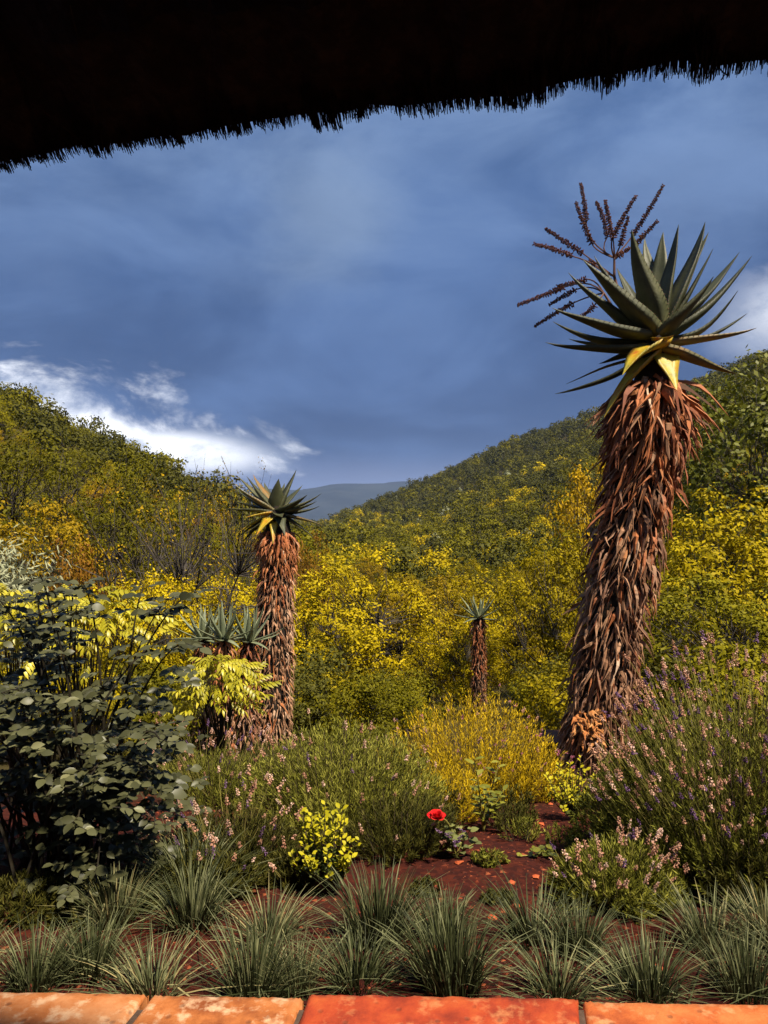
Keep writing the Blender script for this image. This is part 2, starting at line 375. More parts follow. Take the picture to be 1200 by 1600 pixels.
M_SLAB_ORG = slab_mat('slab_orange_clay', [(0.22, 0.038, 0.008), (0.38, 0.085, 0.016), (0.46, 0.14, 0.035)], (0.56, 0.28, 0.12, 0.6))
def build_parapet():
    wl = empty('low_wall', (0, 1.6, 0), 'low veranda wall capped with worn terracotta coping slabs', 'wall')
    b = Bag(); box(b, -6.9, 6.9, -0.14, 0.085, -0.1, TOPZ - 0.052)
    ob('wall_core', b.mesh('wall_core', M_PLASTER), wl)
    b = Bag(); box(b, -6.9, 6.9, -0.15, 0.095, TOPZ - 0.053, TOPZ - 0.012)
    M_MORT = noise_mat('mortar', [(0.04, 0.025, 0.015), (0.10, 0.06, 0.04)], 30, 0.95, 0.5, 90)
    ob('mortar_bed', b.mesh('mortar_bed', M_MORT), wl)
    # joints: pixel of the far end of each joint and its slant in the plan
    cuts = [(-540, 1540, -0.30), (-170, 1544, -0.22), (235, 1549, -0.19), (479, 1553, -0.14), (906, 1560, -0.17), (1290, 1566, -0.15), (1640, 1571, -0.1)]
    mats = [M_SLAB_PALE, M_SLAB_PALE, M_SLAB_PALE, M_SLAB_RED, M_SLAB_ORG, M_SLAB_RED]
    dz = [0.004, 0.0, -0.003, 0.005, -0.002, 0.0]
    labs = [None, None, None, 'red clay coping slab with a chipped and cracked far edge', None, None]
    r = np.random.default_rng(8)
    for k in range(len(cuts) - 1):
        a = top_pt(*cuts[k][:2]); c = top_pt(*cuts[k + 1][:2])
        gap = 0.006
        fa = Vector((a.x + gap, a.y, 0)); fc = Vector((c.x - gap, c.y, 0))
        na = fa + Vector((cuts[k][2] * 0.27, -0.27, 0)); nc_ = fc + Vector((cuts[k + 1][2] * 0.27, -0.27, 0))
        cx = (fa.x + fc.x) / 2
        nu, nv = 44, 10
        V = []; z0 = TOPZ + dz[k]
        bev = 0.012
        for j in range(nv + 1):
            for i in range(nu + 1):
                u = i / nu; v = j / nv
                # rows bunch up at the edges
                uu = 0.5 - 0.5 * math.cos(math.pi * u); vv = 0.5 - 0.5 * math.cos(math.pi * v)
                p = (fa * (1 - uu) + fc * uu) * (1 - vv) + (na * (1 - uu) + nc_ * uu) * vv
                L_ = (fc - fa).length
                de = min(uu * L_, (1 - uu) * L_, vv * 0.27, (1 - vv) * 0.27)
                drop = bev * max(0, 1 - de / bev) ** 2
                edge = j in (0, nv) or i in (0, nu)
                amp = 0.0038 if k == 3 else 0.0020
                jx = r.normal() * 0.002 if edge else 0
                jy = (r.normal() * amp + amp * math.sin(i * 1.3 + k)) if j == 0 else 0
                V.append((p.x + jx, p.y - 1.6 + jy, z0 - drop + r.normal() * 0.0009))
        top = np.array(V)
        base = []
        idx = lambda i, j: j * (nu + 1) + i
        ring = [idx(i, 0) for i in range(nu + 1)] + [idx(nu, j) for j in range(1, nv + 1)] + [idx(i, nv) for i in range(nu - 1, -1, -1)] + [idx(0, j) for j in range(nv - 1, 0, -1)]
        low = top[ring].copy(); low[:, 2] = TOPZ - 0.048
        Fq = [(idx(i, j), idx(i, j + 1), idx(i + 1, j + 1), idx(i + 1, j)) for j in range(nv) for i in range(nu)]
        n0 = len(top); m_ = len(ring)
        Fq += [(ring[q], ring[(q + 1) % m_], n0 + (q + 1) % m_, n0 + q) for q in range(m_)]
        me = mesh_np('coping_slab', np.concatenate([top, low]), np.array(Fq), mats[k], True)
        o = ob('coping_slab', me, wl)
        if labs[k]: o['label'] = labs[k]
build_parapet()

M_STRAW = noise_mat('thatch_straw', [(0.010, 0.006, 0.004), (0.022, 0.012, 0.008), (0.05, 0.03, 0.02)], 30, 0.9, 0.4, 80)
def build_thatch():
    k = 0.258; Y0 = 0.9
    nrm = math.hypot(1, k); e = np.array([1, -k, 0]) / nrm; b = np.array([-k, -1, 0]) / nrm
    sil = [(-700, 345), (-400, 320), (-200, 300), (0, 262), (60, 252), (100, 244), (118, 229), (160, 236), (200, 232), (250, 222), (290, 222), (310, 214), (370, 204), (405, 198), (450, 192), (476, 176), (500, 192),
           (560, 183), (590, 168), (600, 163), (625, 178), (650, 176), (700, 166), (760, 162), (800, 163), (850, 158), (858, 145), (875, 135), (940, 132), (1000, 118), (1040, 114), (1065, 104), (1085, 120), (1140, 112), (1200, 104), (1400, 84), (1800, 30), (2300, -40)]
    us = []; zs = []
    for px, py in sil:
        u = (px - 600) / F; Y = Y0 / (1 + k * u); X = u * Y
        us.append(X * nrm); zs.append(EYE + (800 - py) / F * Y)
    us = np.array(us); zs = np.array(zs)
    base = empty('thatched_roof', (0, Y0, 2.05), 'dark thatched veranda roof with a ragged straw eave', 'roof')
    O = np.array([0, Y0, 0.0]); L0 = np.array([0, Y0, 2.05])
    S = np.linspace(-4.5, 4.5, 260)
    def zprof(s): return np.interp(s, us, zs)
    r = np.random.default_rng(2)
    prof = zprof(S) + 0.008
    rows = [(0.0, 0.0), (0.12, 0.06), (0.5, 0.45), (2.2, 2.1), (4.2, 4.1), (4.2, 4.55), (0.0, 0.52), (-0.06, 0.30)]
    V = []
    for dback, dz in rows:
        for s, z in zip(S, prof):
            p = O + e * s + b * dback; V.append((p[0], p[1] - Y0, z + dz - 2.05 + (r.normal() * 0.01 if dback < 1 and dz > 0.02 else 0)))
    nc = len(S); nr = len(rows)
    i = (np.arange(nr)[:, None] * nc + np.arange(nc - 1)[None]); i2 = ((np.arange(nr)[:, None] + 1) % nr) * nc + np.arange(nc - 1)[None]
    Fc = np.stack([i, i2, i2 + 1, i + 1], -1).reshape(-1, 4)
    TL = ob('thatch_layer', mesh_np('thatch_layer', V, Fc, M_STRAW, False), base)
    bag = Bag()
    n = 22000
    s = r.uniform(-1.3, 1.3, n); back = np.where(r.random(n) < 0.72, np.abs(r.normal(0, 0.012, n)) - 0.006, r.uniform(0, 0.25, n))
    clump = 0.5 + 0.5 * np.sin(s * 37 + 2 * np.sin(s * 11))
    tipdrop = np.where(back < 0.05, r.uniform(-0.004, 0.0045, n) + 0.003 * clump * r.random(n), -0.002)
    tipdrop = tipdrop + np.where(r.random(n) < 0.012, r.uniform(0, 0.009, n), 0.0)
    bid = np.floor(s / 0.013).astype(int); bo = r.normal(0, 0.0032, 400)[bid % 400] + r.normal(0, 0.003, 400)[(bid // 4) % 400]; tipdrop = tipdrop + (bo * 0.65 - 0.003) * (back < 0.05)
    tip = O + e * s[:, None] + b * back[:, None]; tip[:, 2] = zprof(s) + back * 0.75 - tipdrop
    d = -b * 0.62 + np.array([0, 0, -0.78]); d = unit(d + r.normal(0, 0.07, (n, 3)) + (r.random((n, 1)) < 0.03) * r.normal(0, 0.25, (n, 3)))
    Ls = r.uniform(0.06, 0.22, n); rad = r.uniform(0.0005, 0.0010, n)
    st = tip - d * Ls[:, None] + b * 0.01
    A = unit(np.cross(d, np.array([0.2, 0.3, 0.9]))); B_ = np.cross(d, A)
    ring = []
    for q in range(3):
        a = q * 2 * np.pi / 3; off = (np.cos(a) * A + np.sin(a) * B_) * rad[:, None]
        ring.append(st + off); ring.append(tip + off * 0.6)
    V = np.stack(ring, 1) - L0; ids = np.arange(n)[:, None] * 6
    Fc = np.concatenate([ids + np.array([0, 1, 3, 2]), ids + np.array([2, 3, 5, 4]), ids + np.array([4, 5, 1, 0])])
    bag.add(V.reshape(-1, 3), Fc)
    for _ in range(34):   # a few long loose straws
        s0 = r.uniform(-0.75, 0.6); p0 = O + e * s0; p0[2] = zprof(s0) + 0.02; q = [p0 - L0]
        dd = unit(np.array([r.normal() * 0.5, 0.2, -1.0]))
        for _k in range(4):
            q.append(q[-1] + dd * r.uniform(0.005, 0.008)); dd = unit(dd + np.array([r.normal() * 0.4, 0, 0.1]))
        tube(bag, q, 0.0008, 3)
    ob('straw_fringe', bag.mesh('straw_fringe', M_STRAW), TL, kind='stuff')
build_thatch()

# ------------------------------------------------------------------ trees
def tree_meshes(name, seed, Ht, Rx, z0, n_clump, per, lsize, leafm, barkm, cr=0.42, trunk_r=0.09, limbs=6, up=0.5, bare=0.0, aspect=0.5, sparse_low=True, twigs=True, flat=0.7):
    """trunk_mesh, crown_mesh in metres, foot at the origin"""
    r = np.random.default_rng(seed)
    cz = (z0 + Ht) / 2; rz = (Ht - z0) / 2
    d = rdir(n_clump, 0.25, r)
    rad = r.uniform(0.35, 1.0, n_clump) ** 0.45
    lump = 1 + 0.22 * np.sin(3 * np.arctan2(d[:, 1], d[:, 0]) + seed) + 0.15 * np.sin(5 * d[:, 2] + seed * 2)
    cen = d * (rad * lump)[:, None] * np.array([Rx, Rx, rz]) + np.array([0, 0, cz])
    cen[:, 2] = np.maximum(cen[:, 2], z0 * 0.8)
    bag = Bag()
    fork = np.array([r.normal() * 0.1, r.normal() * 0.1, z0 * 0.75 + 0.1])
    q = np.linspace(0, 1, 5)[:, None]
    path = q * fork + 0.04 * np.sin(q * 6 + seed) * np.array([1, 0.6, 0]); path[0] = (0, 0, -0.25)
    tube(bag, path, np.linspace(trunk_r * 1.25, trunk_r * 0.85, 5), 7)
    lim = []
    for k in range(limbs):
        a = k * 2.4 + r.uniform(-0.4, 0.4); el = r.uniform(0.4, 1.25)
        t = fork + np.array([math.cos(a) * math.cos(el) * Rx, math.sin(a) * math.cos(el) * Rx, math.sin(el) * rz * 1.35]) * r.uniform(0.65, 0.9)
        s = np.linspace(0, 1, 7)[:, None]
        P = fork + (t - fork) * s + np.sin(s * np.pi) * np.array([0, 0, -0.12 * Rx]) + r.normal(0, 0.035 * Rx, (7, 3)) * (s > 0)
        tube(bag, P, np.linspace(trunk_r * 0.62, trunk_r * 0.16, 7), 5); lim.append(P)
    allp = np.concatenate(lim)
    if twigs:
        for c in cen:
            dd = np.linalg.norm(allp - c, axis=1) + 0.6 * np.maximum(0, allp[:, 2] - c[2]); k = int(np.argmin(dd))
            s = np.linspace(0, 1, 4)[:, None]
            P = allp[k] + (c - allp[k]) * s + r.normal(0, 0.05 * Rx, (4, 3)) * (s > 0)
            tube(bag, P, np.linspace(trunk_r * 0.15, trunk_r * 0.05, 4), 3)
    tm = bag.mesh(name + '_trunk', barkm)
    keep = r.random(n_clump) >= bare
    cs = cen[keep]; n = len(cs) * per
    ci = np.repeat(np.arange(len(cs)), per)
    off = r.normal(0, 1, (n, 3)) * np.array([1, 1, flat]); ln = np.linalg.norm(off, axis=1, keepdims=True)
    off = off / ln * np.minimum(ln, 1.9) * cr * r.uniform(0.75, 1.2, len(cs))[ci][:, None]
    pos = cs[ci] + off
    outw = unit(cs[ci] - np.array([0, 0, cz - rz * 0.5]))
    nv = unit(off / cr * 0.75 + outw * 0.55 + r.normal(0, 0.42, (n, 3)) + np.array([0, 0, up * 0.5]))
    ax = unit(np.cross(nv, r.normal(0, 1, (n, 3)))); ax[:, 2] -= 0.25; ax = unit(ax); sd = unit(np.cross(nv, ax))
    L_ = lsize * r.uniform(0.6, 1.35, n)
    V, Fc = quads_at(pos, ax, sd, L_, L_ * aspect)
    rnd = np.clip(0.45 * r.random(len(cs))[ci] + 0.55 * r.random(n), 0, 1)
    cm = mesh_np(name + '_crown', V, Fc, leafm, False, rnd)
    return tm, cm
def put_tree(name, meshes, loc, rot, sc, label, group=None, cat='tree', scz=None):
    e = empty(name, loc, label, cat, group); e.rotation_euler = (0, 0, rot); e.scale = (sc, sc, scz or sc)
    ob('trunk', meshes[0], e); ob('crown', meshes[1], e)
    return e
T = {}
T['yel'] = [tree_meshes('bushwillow', 1 + i, 4.0, 1.75, 0.6, 240, 58, 0.088, M_YEL, M_BARK, 0.135) for i in range(4)]
T['gold'] = [tree_meshes('gold_tree', 21 + i, 3.8, 1.7, 0.5, 210, 50, 0.085, M_GOLD, M_BARK, 0.14, limbs=7) for i in range(2)]
T['olive'] = [tree_meshes('olive_tree', 31 + i, 4.2, 2.0, 0.6, 220, 48, 0.10, M_OLIVE, M_BARK, 0.155) for i in range(3)]
T['dark'] = [tree_meshes('dark_tree', 41 + i, 4.4, 1.9, 0.6, 200, 46, 0.11, M_DARKO, M_BARK, 0.17) for i in range(2)]
T['rust'] = [tree_meshes('rust_tree', 51 + i, 3.2, 1.5, 0.6, 150, 40, 0.09, M_RUST, M_BARK, 0.15, bare=0.1) for i in range(2)]
T['bare'] = [tree_meshes('bare_tree', 61 + i, 4.4, 2.3, 0.9, 200, 14, 0.06, M_GOLD, M_BARK, 0.13, limbs=20, bare=0.45, trunk_r=0.10) for i in range(2)]
T['broad'] = [tree_meshes('broad_leaf', 71, 5.6, 2.3, 1.2, 260, 40, 0.125, M_GREEN, M_BARK, 0.20, aspect=0.55)]
T['feather'] = [tree_meshes('feather_tree', 81 + i, 4.6, 2.4, 1.4, 240, 46, 0.085, M_OLIVE, M_BARK, 0.19, limbs=9, flat=0.4, bare=0.05) for i in range(2)]
# smaller crowns for the far slopes
FAR = {k: [tree_meshes('far_' + k, s + i, 4.0, 2.0, 0.3, 60, 16, 0.30, m, M_BARK, 0.30, twigs=False, limbs=3, aspect=0.7) for i in range(2)]
       for k, s, m in (('yel', 201, M_YEL), ('olive', 211, M_OLIVE), ('dark', 221, M_DARKO))}
FAR['silver'] = [tree_meshes('far_silver', 231, 3.0, 1.6, 0.4, 26, 26, 0.36, M_SILVER, M_BARKP, 0.45, twigs=False, limbs=3, aspect=0.6)]
placed = []
def hand(kind, i, px, top, Y, wpx, label, name='bush_tree', group=None, dz=0.0):
    x = (px - 600) / F * Y; z = H(x, Y); ht = EYE - (top - 800) / F * Y - z
    m = T[kind][i]; bb = m[1].vertices
    co = np.empty(len(bb) * 3, np.float32); bb.foreach_get('co', co); co = co.reshape(-1, 3)
    w0 = np.percentile(co[:, 0], 97) - np.percentile(co[:, 0], 3); h0 = np.percentile(co[:, 2], 99)
    e = put_tree(name, m, (x, Y, z), R.uniform(0, 6.28), wpx / F * Y / w0, label, group, scz=ht / h0)
    placed.append((x, Y, wpx / F * Y * 0.42))
hand('yel', 0, 540, 872, 18.5, 230, 'yellow-green tree with dark forked trunk behind the centre lavender', 'bushwillow_tree')
hand('gold', 0, 660, 905, 21, 190, 'golden bushy tree left of the smallest tree aloe', 'bushwillow_tree')
hand('yel', 1, 815, 900, 19.5, 190, 'dense yellow tree just right of the smallest tree aloe', 'bushwillow_tree')
hand('yel', 2, 895, 845, 15.5, 170, 'yellow-green tree directly behind the tall aloe trunk', 'bushwillow_tree')
hand('yel', 3, 1135, 775, 10.5, 270, 'bright yellow bushy tree behind the big flowering lavender', 'bushwillow_tree')
hand('broad', 0, 1185, 585, 14.0, 280, 'tall glossy green broad-leaved tree above the bright yellow bush', 'broadleaf_tree')
hand('gold', 1, 955, 715, 27, 170, 'golden tree half hidden by the upper trunk of the tall aloe', 'bushwillow_tree')
hand('bare', 0, 290, 748, 11.0, 300, 'dark many-branched nearly bare tree beside the middle tree aloe', 'bare_tree')
hand('bare', 1, 345, 728, 22, 130, 'thin pale leafless tree standing on the skyline beside the middle aloe', 'bare_tree')
hand('feather', 0, 75, 690, 20, 290, 'feathery spreading thorn tree on the slope above the rose bush', 'thorn_tree')
hand('feather', 1, 205, 765, 19, 230, 'smaller feathery thorn tree between the rose bush and the bare tree', 'thorn_tree')
hand('rust', 0, 120, 850, 11, 130, 'rust-brown autumn shrub behind the silver bush', 'rust_shrub')
hand('rust', 1, 487, 838, 30, 70, 'rust-orange autumn tree just right of the middle tree aloe', 'rust_tree')
hand('yel', 1, 385, 895, 13, 170, 'yellow shrub tree behind the cluster of small aloes', 'bushwillow_tree')
hand('gold', 0, 60, 790, 14, 190, 'golden bushy tree below the feathery thorn tree', 'bushwillow_tree')
hand('yel', 2, 235, 905, 9.0, 170, 'low yellow bush right behind the rose bush', 'bushwillow_tree')
hand('dark', 0, 1010, 905, 12.5, 150, 'shaded dark green tree behind the lower tall aloe trunk', 'dark_tree')
hand('olive', 0, 1130, 905, 8.0, 300, 'shaded olive shrub behind the big lavender flower heads', 'olive_shrub')
hand('yel', 0, 1010, 775, 20, 190, 'yellow tree glimpsed both sides of the tall aloe trunk', 'bushwillow_tree')

UND = [tree_meshes('understorey', 101 + i, 1.5, 0.95, 0.1, 60, 90, 0.075, m, M_BARK, 0.17, trunk_r=0.03, limbs=6) for i, m in enumerate((M_OLIVE, M_DARKO, M_YEL))]
def understorey():
    r = np.random.default_rng(5); k = 0; tries = 0; got = []
    while k < 78 and tries < 1800:
        tries += 1; y = 6.6 + 9.5 * r.random(); u = r.uniform(-1.0, 0.95); x = u * y; px = 600 + u * F; s = r.uniform(0.55, 1.0)
        if any(abs(px - p0) < w0 and y < yy + 0.6 for p0, w0, yy in ((428, 125, 9.0), (748, 105, 16.5), (350, 125, 8.6), (930, 90, 6.6))): continue
        if any((x - a) ** 2 + (y - b) ** 2 < 0.55 for a, b in got): continue
        z = H(x, y)
        if 800 - (z + 1.5 * s - EYE) / y * F < 1010 + (40 if 480 < px < 720 else 0): continue
        got.append((x, y)); k += 1; q = int(r.integers(3)); d = ('olive', 'dark green', 'yellow-green')[q]
        put_tree('undergrowth_shrub', UND[q], (x, y, z), r.uniform(0, 6), s, f'low {d} undergrowth shrub under the trees beyond the lavender', f'low {d} undergrowth shrubs', 'shrub')
understorey()
def scatter_trees():
    r = np.random.default_rng(77); pts = []
    far_pts = {k: [] for k in FAR}
    Y = 19.0; cnt = 0
    cell = {}
    def ok(x, y, rad):
        cx, cy = int(x // 4), int(y // 4)
        for i in range(cx - 2, cx + 3):
            for j in range(cy - 2, cy + 3):
                for (a, b2, r2) in cell.get((i, j), ()):
                    if (a - x) ** 2 + (b2 - y) ** 2 < ((rad + r2) * 0.86) ** 2: return False
        return True
    for (x, y, rad) in placed: cell.setdefault((int(x // 4), int(y // 4)), []).append((x, y, rad))
    cand = 60000
    Yc = 17 + (520 - 17) * r.random(cand) ** 1.55; uc = r.uniform(-0.72, 0.72, cand)
    o = np.argsort(Yc); Yc = Yc[o]; uc = uc[o]
    hz = height(uc * Yc, Yc); kn = r.random(cand); sc = r.uniform(0.62, 1.38, cand)
    n_ind = 0
    for y, u, z, q, s in zip(Yc, uc, hz, kn, sc):
        x = u * y
        far = y > 62
        px = 600 + u * F
        if y > 150 and x < -45: continue
        rad = (2.5 if far else 2.15) * s
        # keep the open view down the valley to the far ridge
        top_allow = 822 if 440 < px < 520 else 0
        if top_allow and 800 - (z + 3.6 * s - EYE) / y * F < top_allow: s *= 0.55
        if px < 470 and far and z > 60: continue
        if not ok(x, y, rad): continue
        # hide nothing in the garden: near trees only where the valley starts
        cell.setdefault((int(x // 4), int(y // 4)), []).append((x, y, rad))
        left = px < 470
        hi = (z - EYE) / y            # how far up the slope
        if not far:
            if abs(u) > 0.60: continue
            if left:
                kind = 'gold' if q < 0.18 else 'olive' if q < 0.52 else 'feather' if q < 0.70 else 'rust' if q < 0.78 else 'dark' if q < 0.86 else 'yel'
                if hi > 0.07 and kind in ('yel', 'gold'): kind = 'dark' if q < 0.9 else 'olive'
            else:
                kind = 'yel' if q < 0.66 else 'gold' if q < 0.80 else 'olive' if q < 0.94 else 'dark'
                tp = 800 - (z + 3.6 * s - EYE) / y * F; lim = 858 if px < 860 else 790
                if tp < lim: kind = 'yel' if q < 0.14 else 'gold' if q < 0.20 else 'dark' if q > 0.74 else 'olive'
                elif tp < lim + 30 and q > 0.35 and kind == 'yel': kind = 'olive'
            ms = T[kind]; m = ms[int(q * 997) % len(ms)]
            side = 'on the slope above the rose bush' if px < 150 else 'behind the dark bare tree' if left else 'beyond the middle tree aloe' if px < 690 else 'beyond the smallest tree aloe' if px < 880 else 'behind the tallest tree aloe'
            size = 'large' if s > 1.13 else 'small' if s < 0.86 else 'mid-sized'
            band = 'near the valley floor' if y < 34 else 'half-way up' if y < 48 else 'farther up'
            desc = {'yel': 'yellow-green bushy tree', 'gold': 'golden bushy tree', 'olive': 'olive green rounded tree', 'feather': 'feathery flat-topped thorn tree',
                    'rust': 'rust-brown autumn tree', 'dark': 'dark green rounded tree'}[kind]
            nm = {'yel': 'bushwillow_tree', 'gold': 'bushwillow_tree', 'olive': 'olive_tree', 'feather': 'thorn_tree', 'rust': 'rust_tree', 'dark': 'dark_tree'}[kind]
            put_tree(nm, m, (x, y, z), q * 40, s * 0.92, f'{size} {desc} {side}, {band}', f'{size} {desc}s {side}, {band}')
            n_ind += 1
        else:
            t = hi
            if left: kind = 'dark' if q < 0.45 else 'olive'
            elif z < -1 or (hi < 0.015 and y < 170): kind = 'yel' if q < 0.12 else 'olive' if q < 0.75 else 'dark'
            elif hi < 0.06 and y < 260: kind = 'yel' if q < 0.05 else 'olive' if q < 0.55 else 'dark'
            else: kind = 'olive' if q < 0.25 else 'dark'
            if q > 0.985: kind = 'silver'
            far_pts[kind].append((x, y, z - 0.15, q * 50, s * (1.0 if y < 200 else 1.12)))
    return far_pts, n_ind
far_pts, n_ind = scatter_trees()
def far_wood(kind, pts):
    """woodland too far off to pick apart: crown instances on points"""
    P = np.array(pts); me = bpy.data.meshes.new('woodland_' + kind)
    me.vertices.add(len(P)); me.vertices.foreach_set('co', P[:, :3].astype(np.float32).ravel())
    a = me.attributes.new('spin', 'FLOAT_VECTOR', 'POINT'); a.data.foreach_set('vector', np.stack([P[:, 3] * 0, P[:, 3] * 0, P[:, 3]], -1).astype(np.float32).ravel())
    a = me.attributes.new('size', 'FLOAT', 'POINT'); a.data.foreach_set('value', P[:, 4].astype(np.float32))
    return me
def join_far():
    # one real mesh per colour of wood
    desc = {'yel': 'far yellow-green woodland on the lower valley sides', 'olive': 'far olive woodland covering the hillsides', 'dark': 'far dark green woodland on the upper hillside', 'silver': 'far pale silver shrubs dotted over the hillside'}
    tri = 0
    for kind, pts in far_pts.items():
        if not pts: continue
        src = []
        for tm, cm in FAR[kind]:
            n = len(cm.vertices); co = np.empty(n * 3, np.float32); cm.vertices.foreach_get('co', co)
            rn = np.empty(len(cm.polygons), np.float32); cm.attributes['rnd'].data.foreach_get('value', rn)
            src.append((co.reshape(-1, 4, 3), rn))
        r = np.random.default_rng(len(pts)); VV = []; RR = []
        for x, y, z, a, s in pts:
            co, rn = src[int(a * 13) % len(src)]
            keep = 1.0 if y < 130 else 0.62 if y < 220 else 0.38
            k = r.random(len(co)) < keep
            c = co[k] if keep < 1 else co; rr = rn[k] if keep < 1 else rn
            if keep < 1:
                m = c.mean(axis=1, keepdims=True); c = m + (c - m) * (1.25 if keep > 0.5 else 1.6)
            ca, sa = math.cos(a), math.sin(a)
            q = np.empty_like(c); q[..., 0] = (c[..., 0] * ca - c[..., 1] * sa) * s + x; q[..., 1] = (c[..., 0] * sa + c[..., 1] * ca) * s + y; q[..., 2] = c[..., 2] * s + z
            VV.append(q.reshape(-1, 3)); RR.append(np.clip(rr * 0.45 + 0.55 * ((a * 7.13) % 1), 0, 1))
        V = np.concatenate(VV); tri += len(V) // 2
        m = {'yel': M_YEL, 'olive': M_OLIVE, 'dark': M_DARKO, 'silver': M_SILVER}[kind]
        me = mesh_np('woodland', V, np.arange(len(V)).reshape(-1, 4), m, False, np.concatenate(RR))
        tag(ob('woodland', me), desc[kind], 'woodland', kind='stuff')
    return tri
far_tri = join_far()
print('individual trees', n_ind, 'far', {k: len(v) for k, v in far_pts.items()}, 'far tris', far_tri)

# ------------------------------------------------------------------ tree aloes
M_ALOE = noise_mat('aloe_leaf', [(0.024, 0.027, 0.011), (0.050, 0.053, 0.022), (0.095, 0.092, 0.040)], 7, 0.55, 0.25, 60, spec=0.3, obj=0.35)
M_ALOE_Y = noise_mat('aloe_leaf_dying', [(0.32, 0.05, 0.008), (0.42, 0.24, 0.012), (0.40, 0.30, 0.02), (0.16, 0.16, 0.03)], 9, 0.5, 0.25, 60, spec=0.4)
M_ALOE_O = noise_mat('aloe_leaf_flushed_backlit', [(0.07, 0.085, 0.045), (0.13, 0.11, 0.04), (0.34, 0.13, 0.02)], 5, 0.45, 0.25, 60, spec=0.4, obj=0.3)  # real orange flush; on the middle aloe, backlit rims put into the colour
M_ALOE_B = noise_mat('aloe_leaf_blue', [(0.085, 0.105, 0.058), (0.16, 0.18, 0.10), (0.27, 0.28, 0.15)], 7, 0.45, 0.2, 60, spec=0.45, obj=0.3)
M_TOOTH = noise_mat('aloe_tooth', [(0.12, 0.05, 0.03), (0.2, 0.09, 0.05)], 10, 0.6, 0)
def dead_mat(name, cols):
    m, N, L, B = mat(name)
    at = N.new('ShaderNodeAttribute'); at.attribute_name = 'rnd'; oi = N.new('ShaderNodeObjectInfo')
    tc = N.new('ShaderNodeTexCoord'); n = N.new('ShaderNodeTexNoise'); n.inputs['Scale'].default_value = 28; n.inputs['Detail'].default_value = 4; L.new(tc.outputs['Object'], n.inputs['Vector'])
    a = N.new('ShaderNodeMath'); a.operation = 'MULTIPLY_ADD'; a.inputs[1].default_value = 0.45; L.new(at.outputs['Fac'], a.inputs[0])
    b = N.new('ShaderNodeMath'); b.operation = 'MULTIPLY'; b.inputs[1].default_value = 0.35; L.new(oi.outputs['Random'], b.inputs[0]); L.new(b.outputs[0], a.inputs[2])
    c = N.new('ShaderNodeMath'); c.operation = 'MULTIPLY_ADD'; c.inputs[1].default_value = 0.35; L.new(n.outputs['Fac'], c.inputs[0]); L.new(a.outputs[0], c.inputs[2])
    r = ramp_node(N, cols); L.new(c.outputs[0], r.inputs[0]); L.new(r.outputs[0], B.inputs['Base Color']); B.inputs['Roughness'].default_value = 0.7
    B.inputs['Specular IOR Level'].default_value = 0.35
    return m
M_DEAD = dead_mat('dead_leaf_grey', [(0.04, 0.018, 0.010), (0.17, 0.075, 0.036), (0.38, 0.20, 0.105), (0.62, 0.44, 0.30)])
M_DEADR = dead_mat('dead_leaf_rust', [(0.06, 0.016, 0.007), (0.22, 0.060, 0.019), (0.44, 0.15, 0.048), (0.60, 0.30, 0.13)])
M_CORE = noise_mat('aloe_stem_core', [(0.012, 0.008, 0.006), (0.03, 0.02, 0.014)], 20, 0.95, 0.5, 40)
M_RACE = noise_mat('dry_raceme', [(0.030, 0.009, 0.004), (0.090, 0.024, 0.008), (0.19, 0.058, 0.018)], 60, 0.8, 0.3, 90, obj=0.3)
M_STALK = noise_mat('dry_stalk', [(0.07, 0.03, 0.02), (0.14, 0.06, 0.035)], 30, 0.8, 0.2, 60)

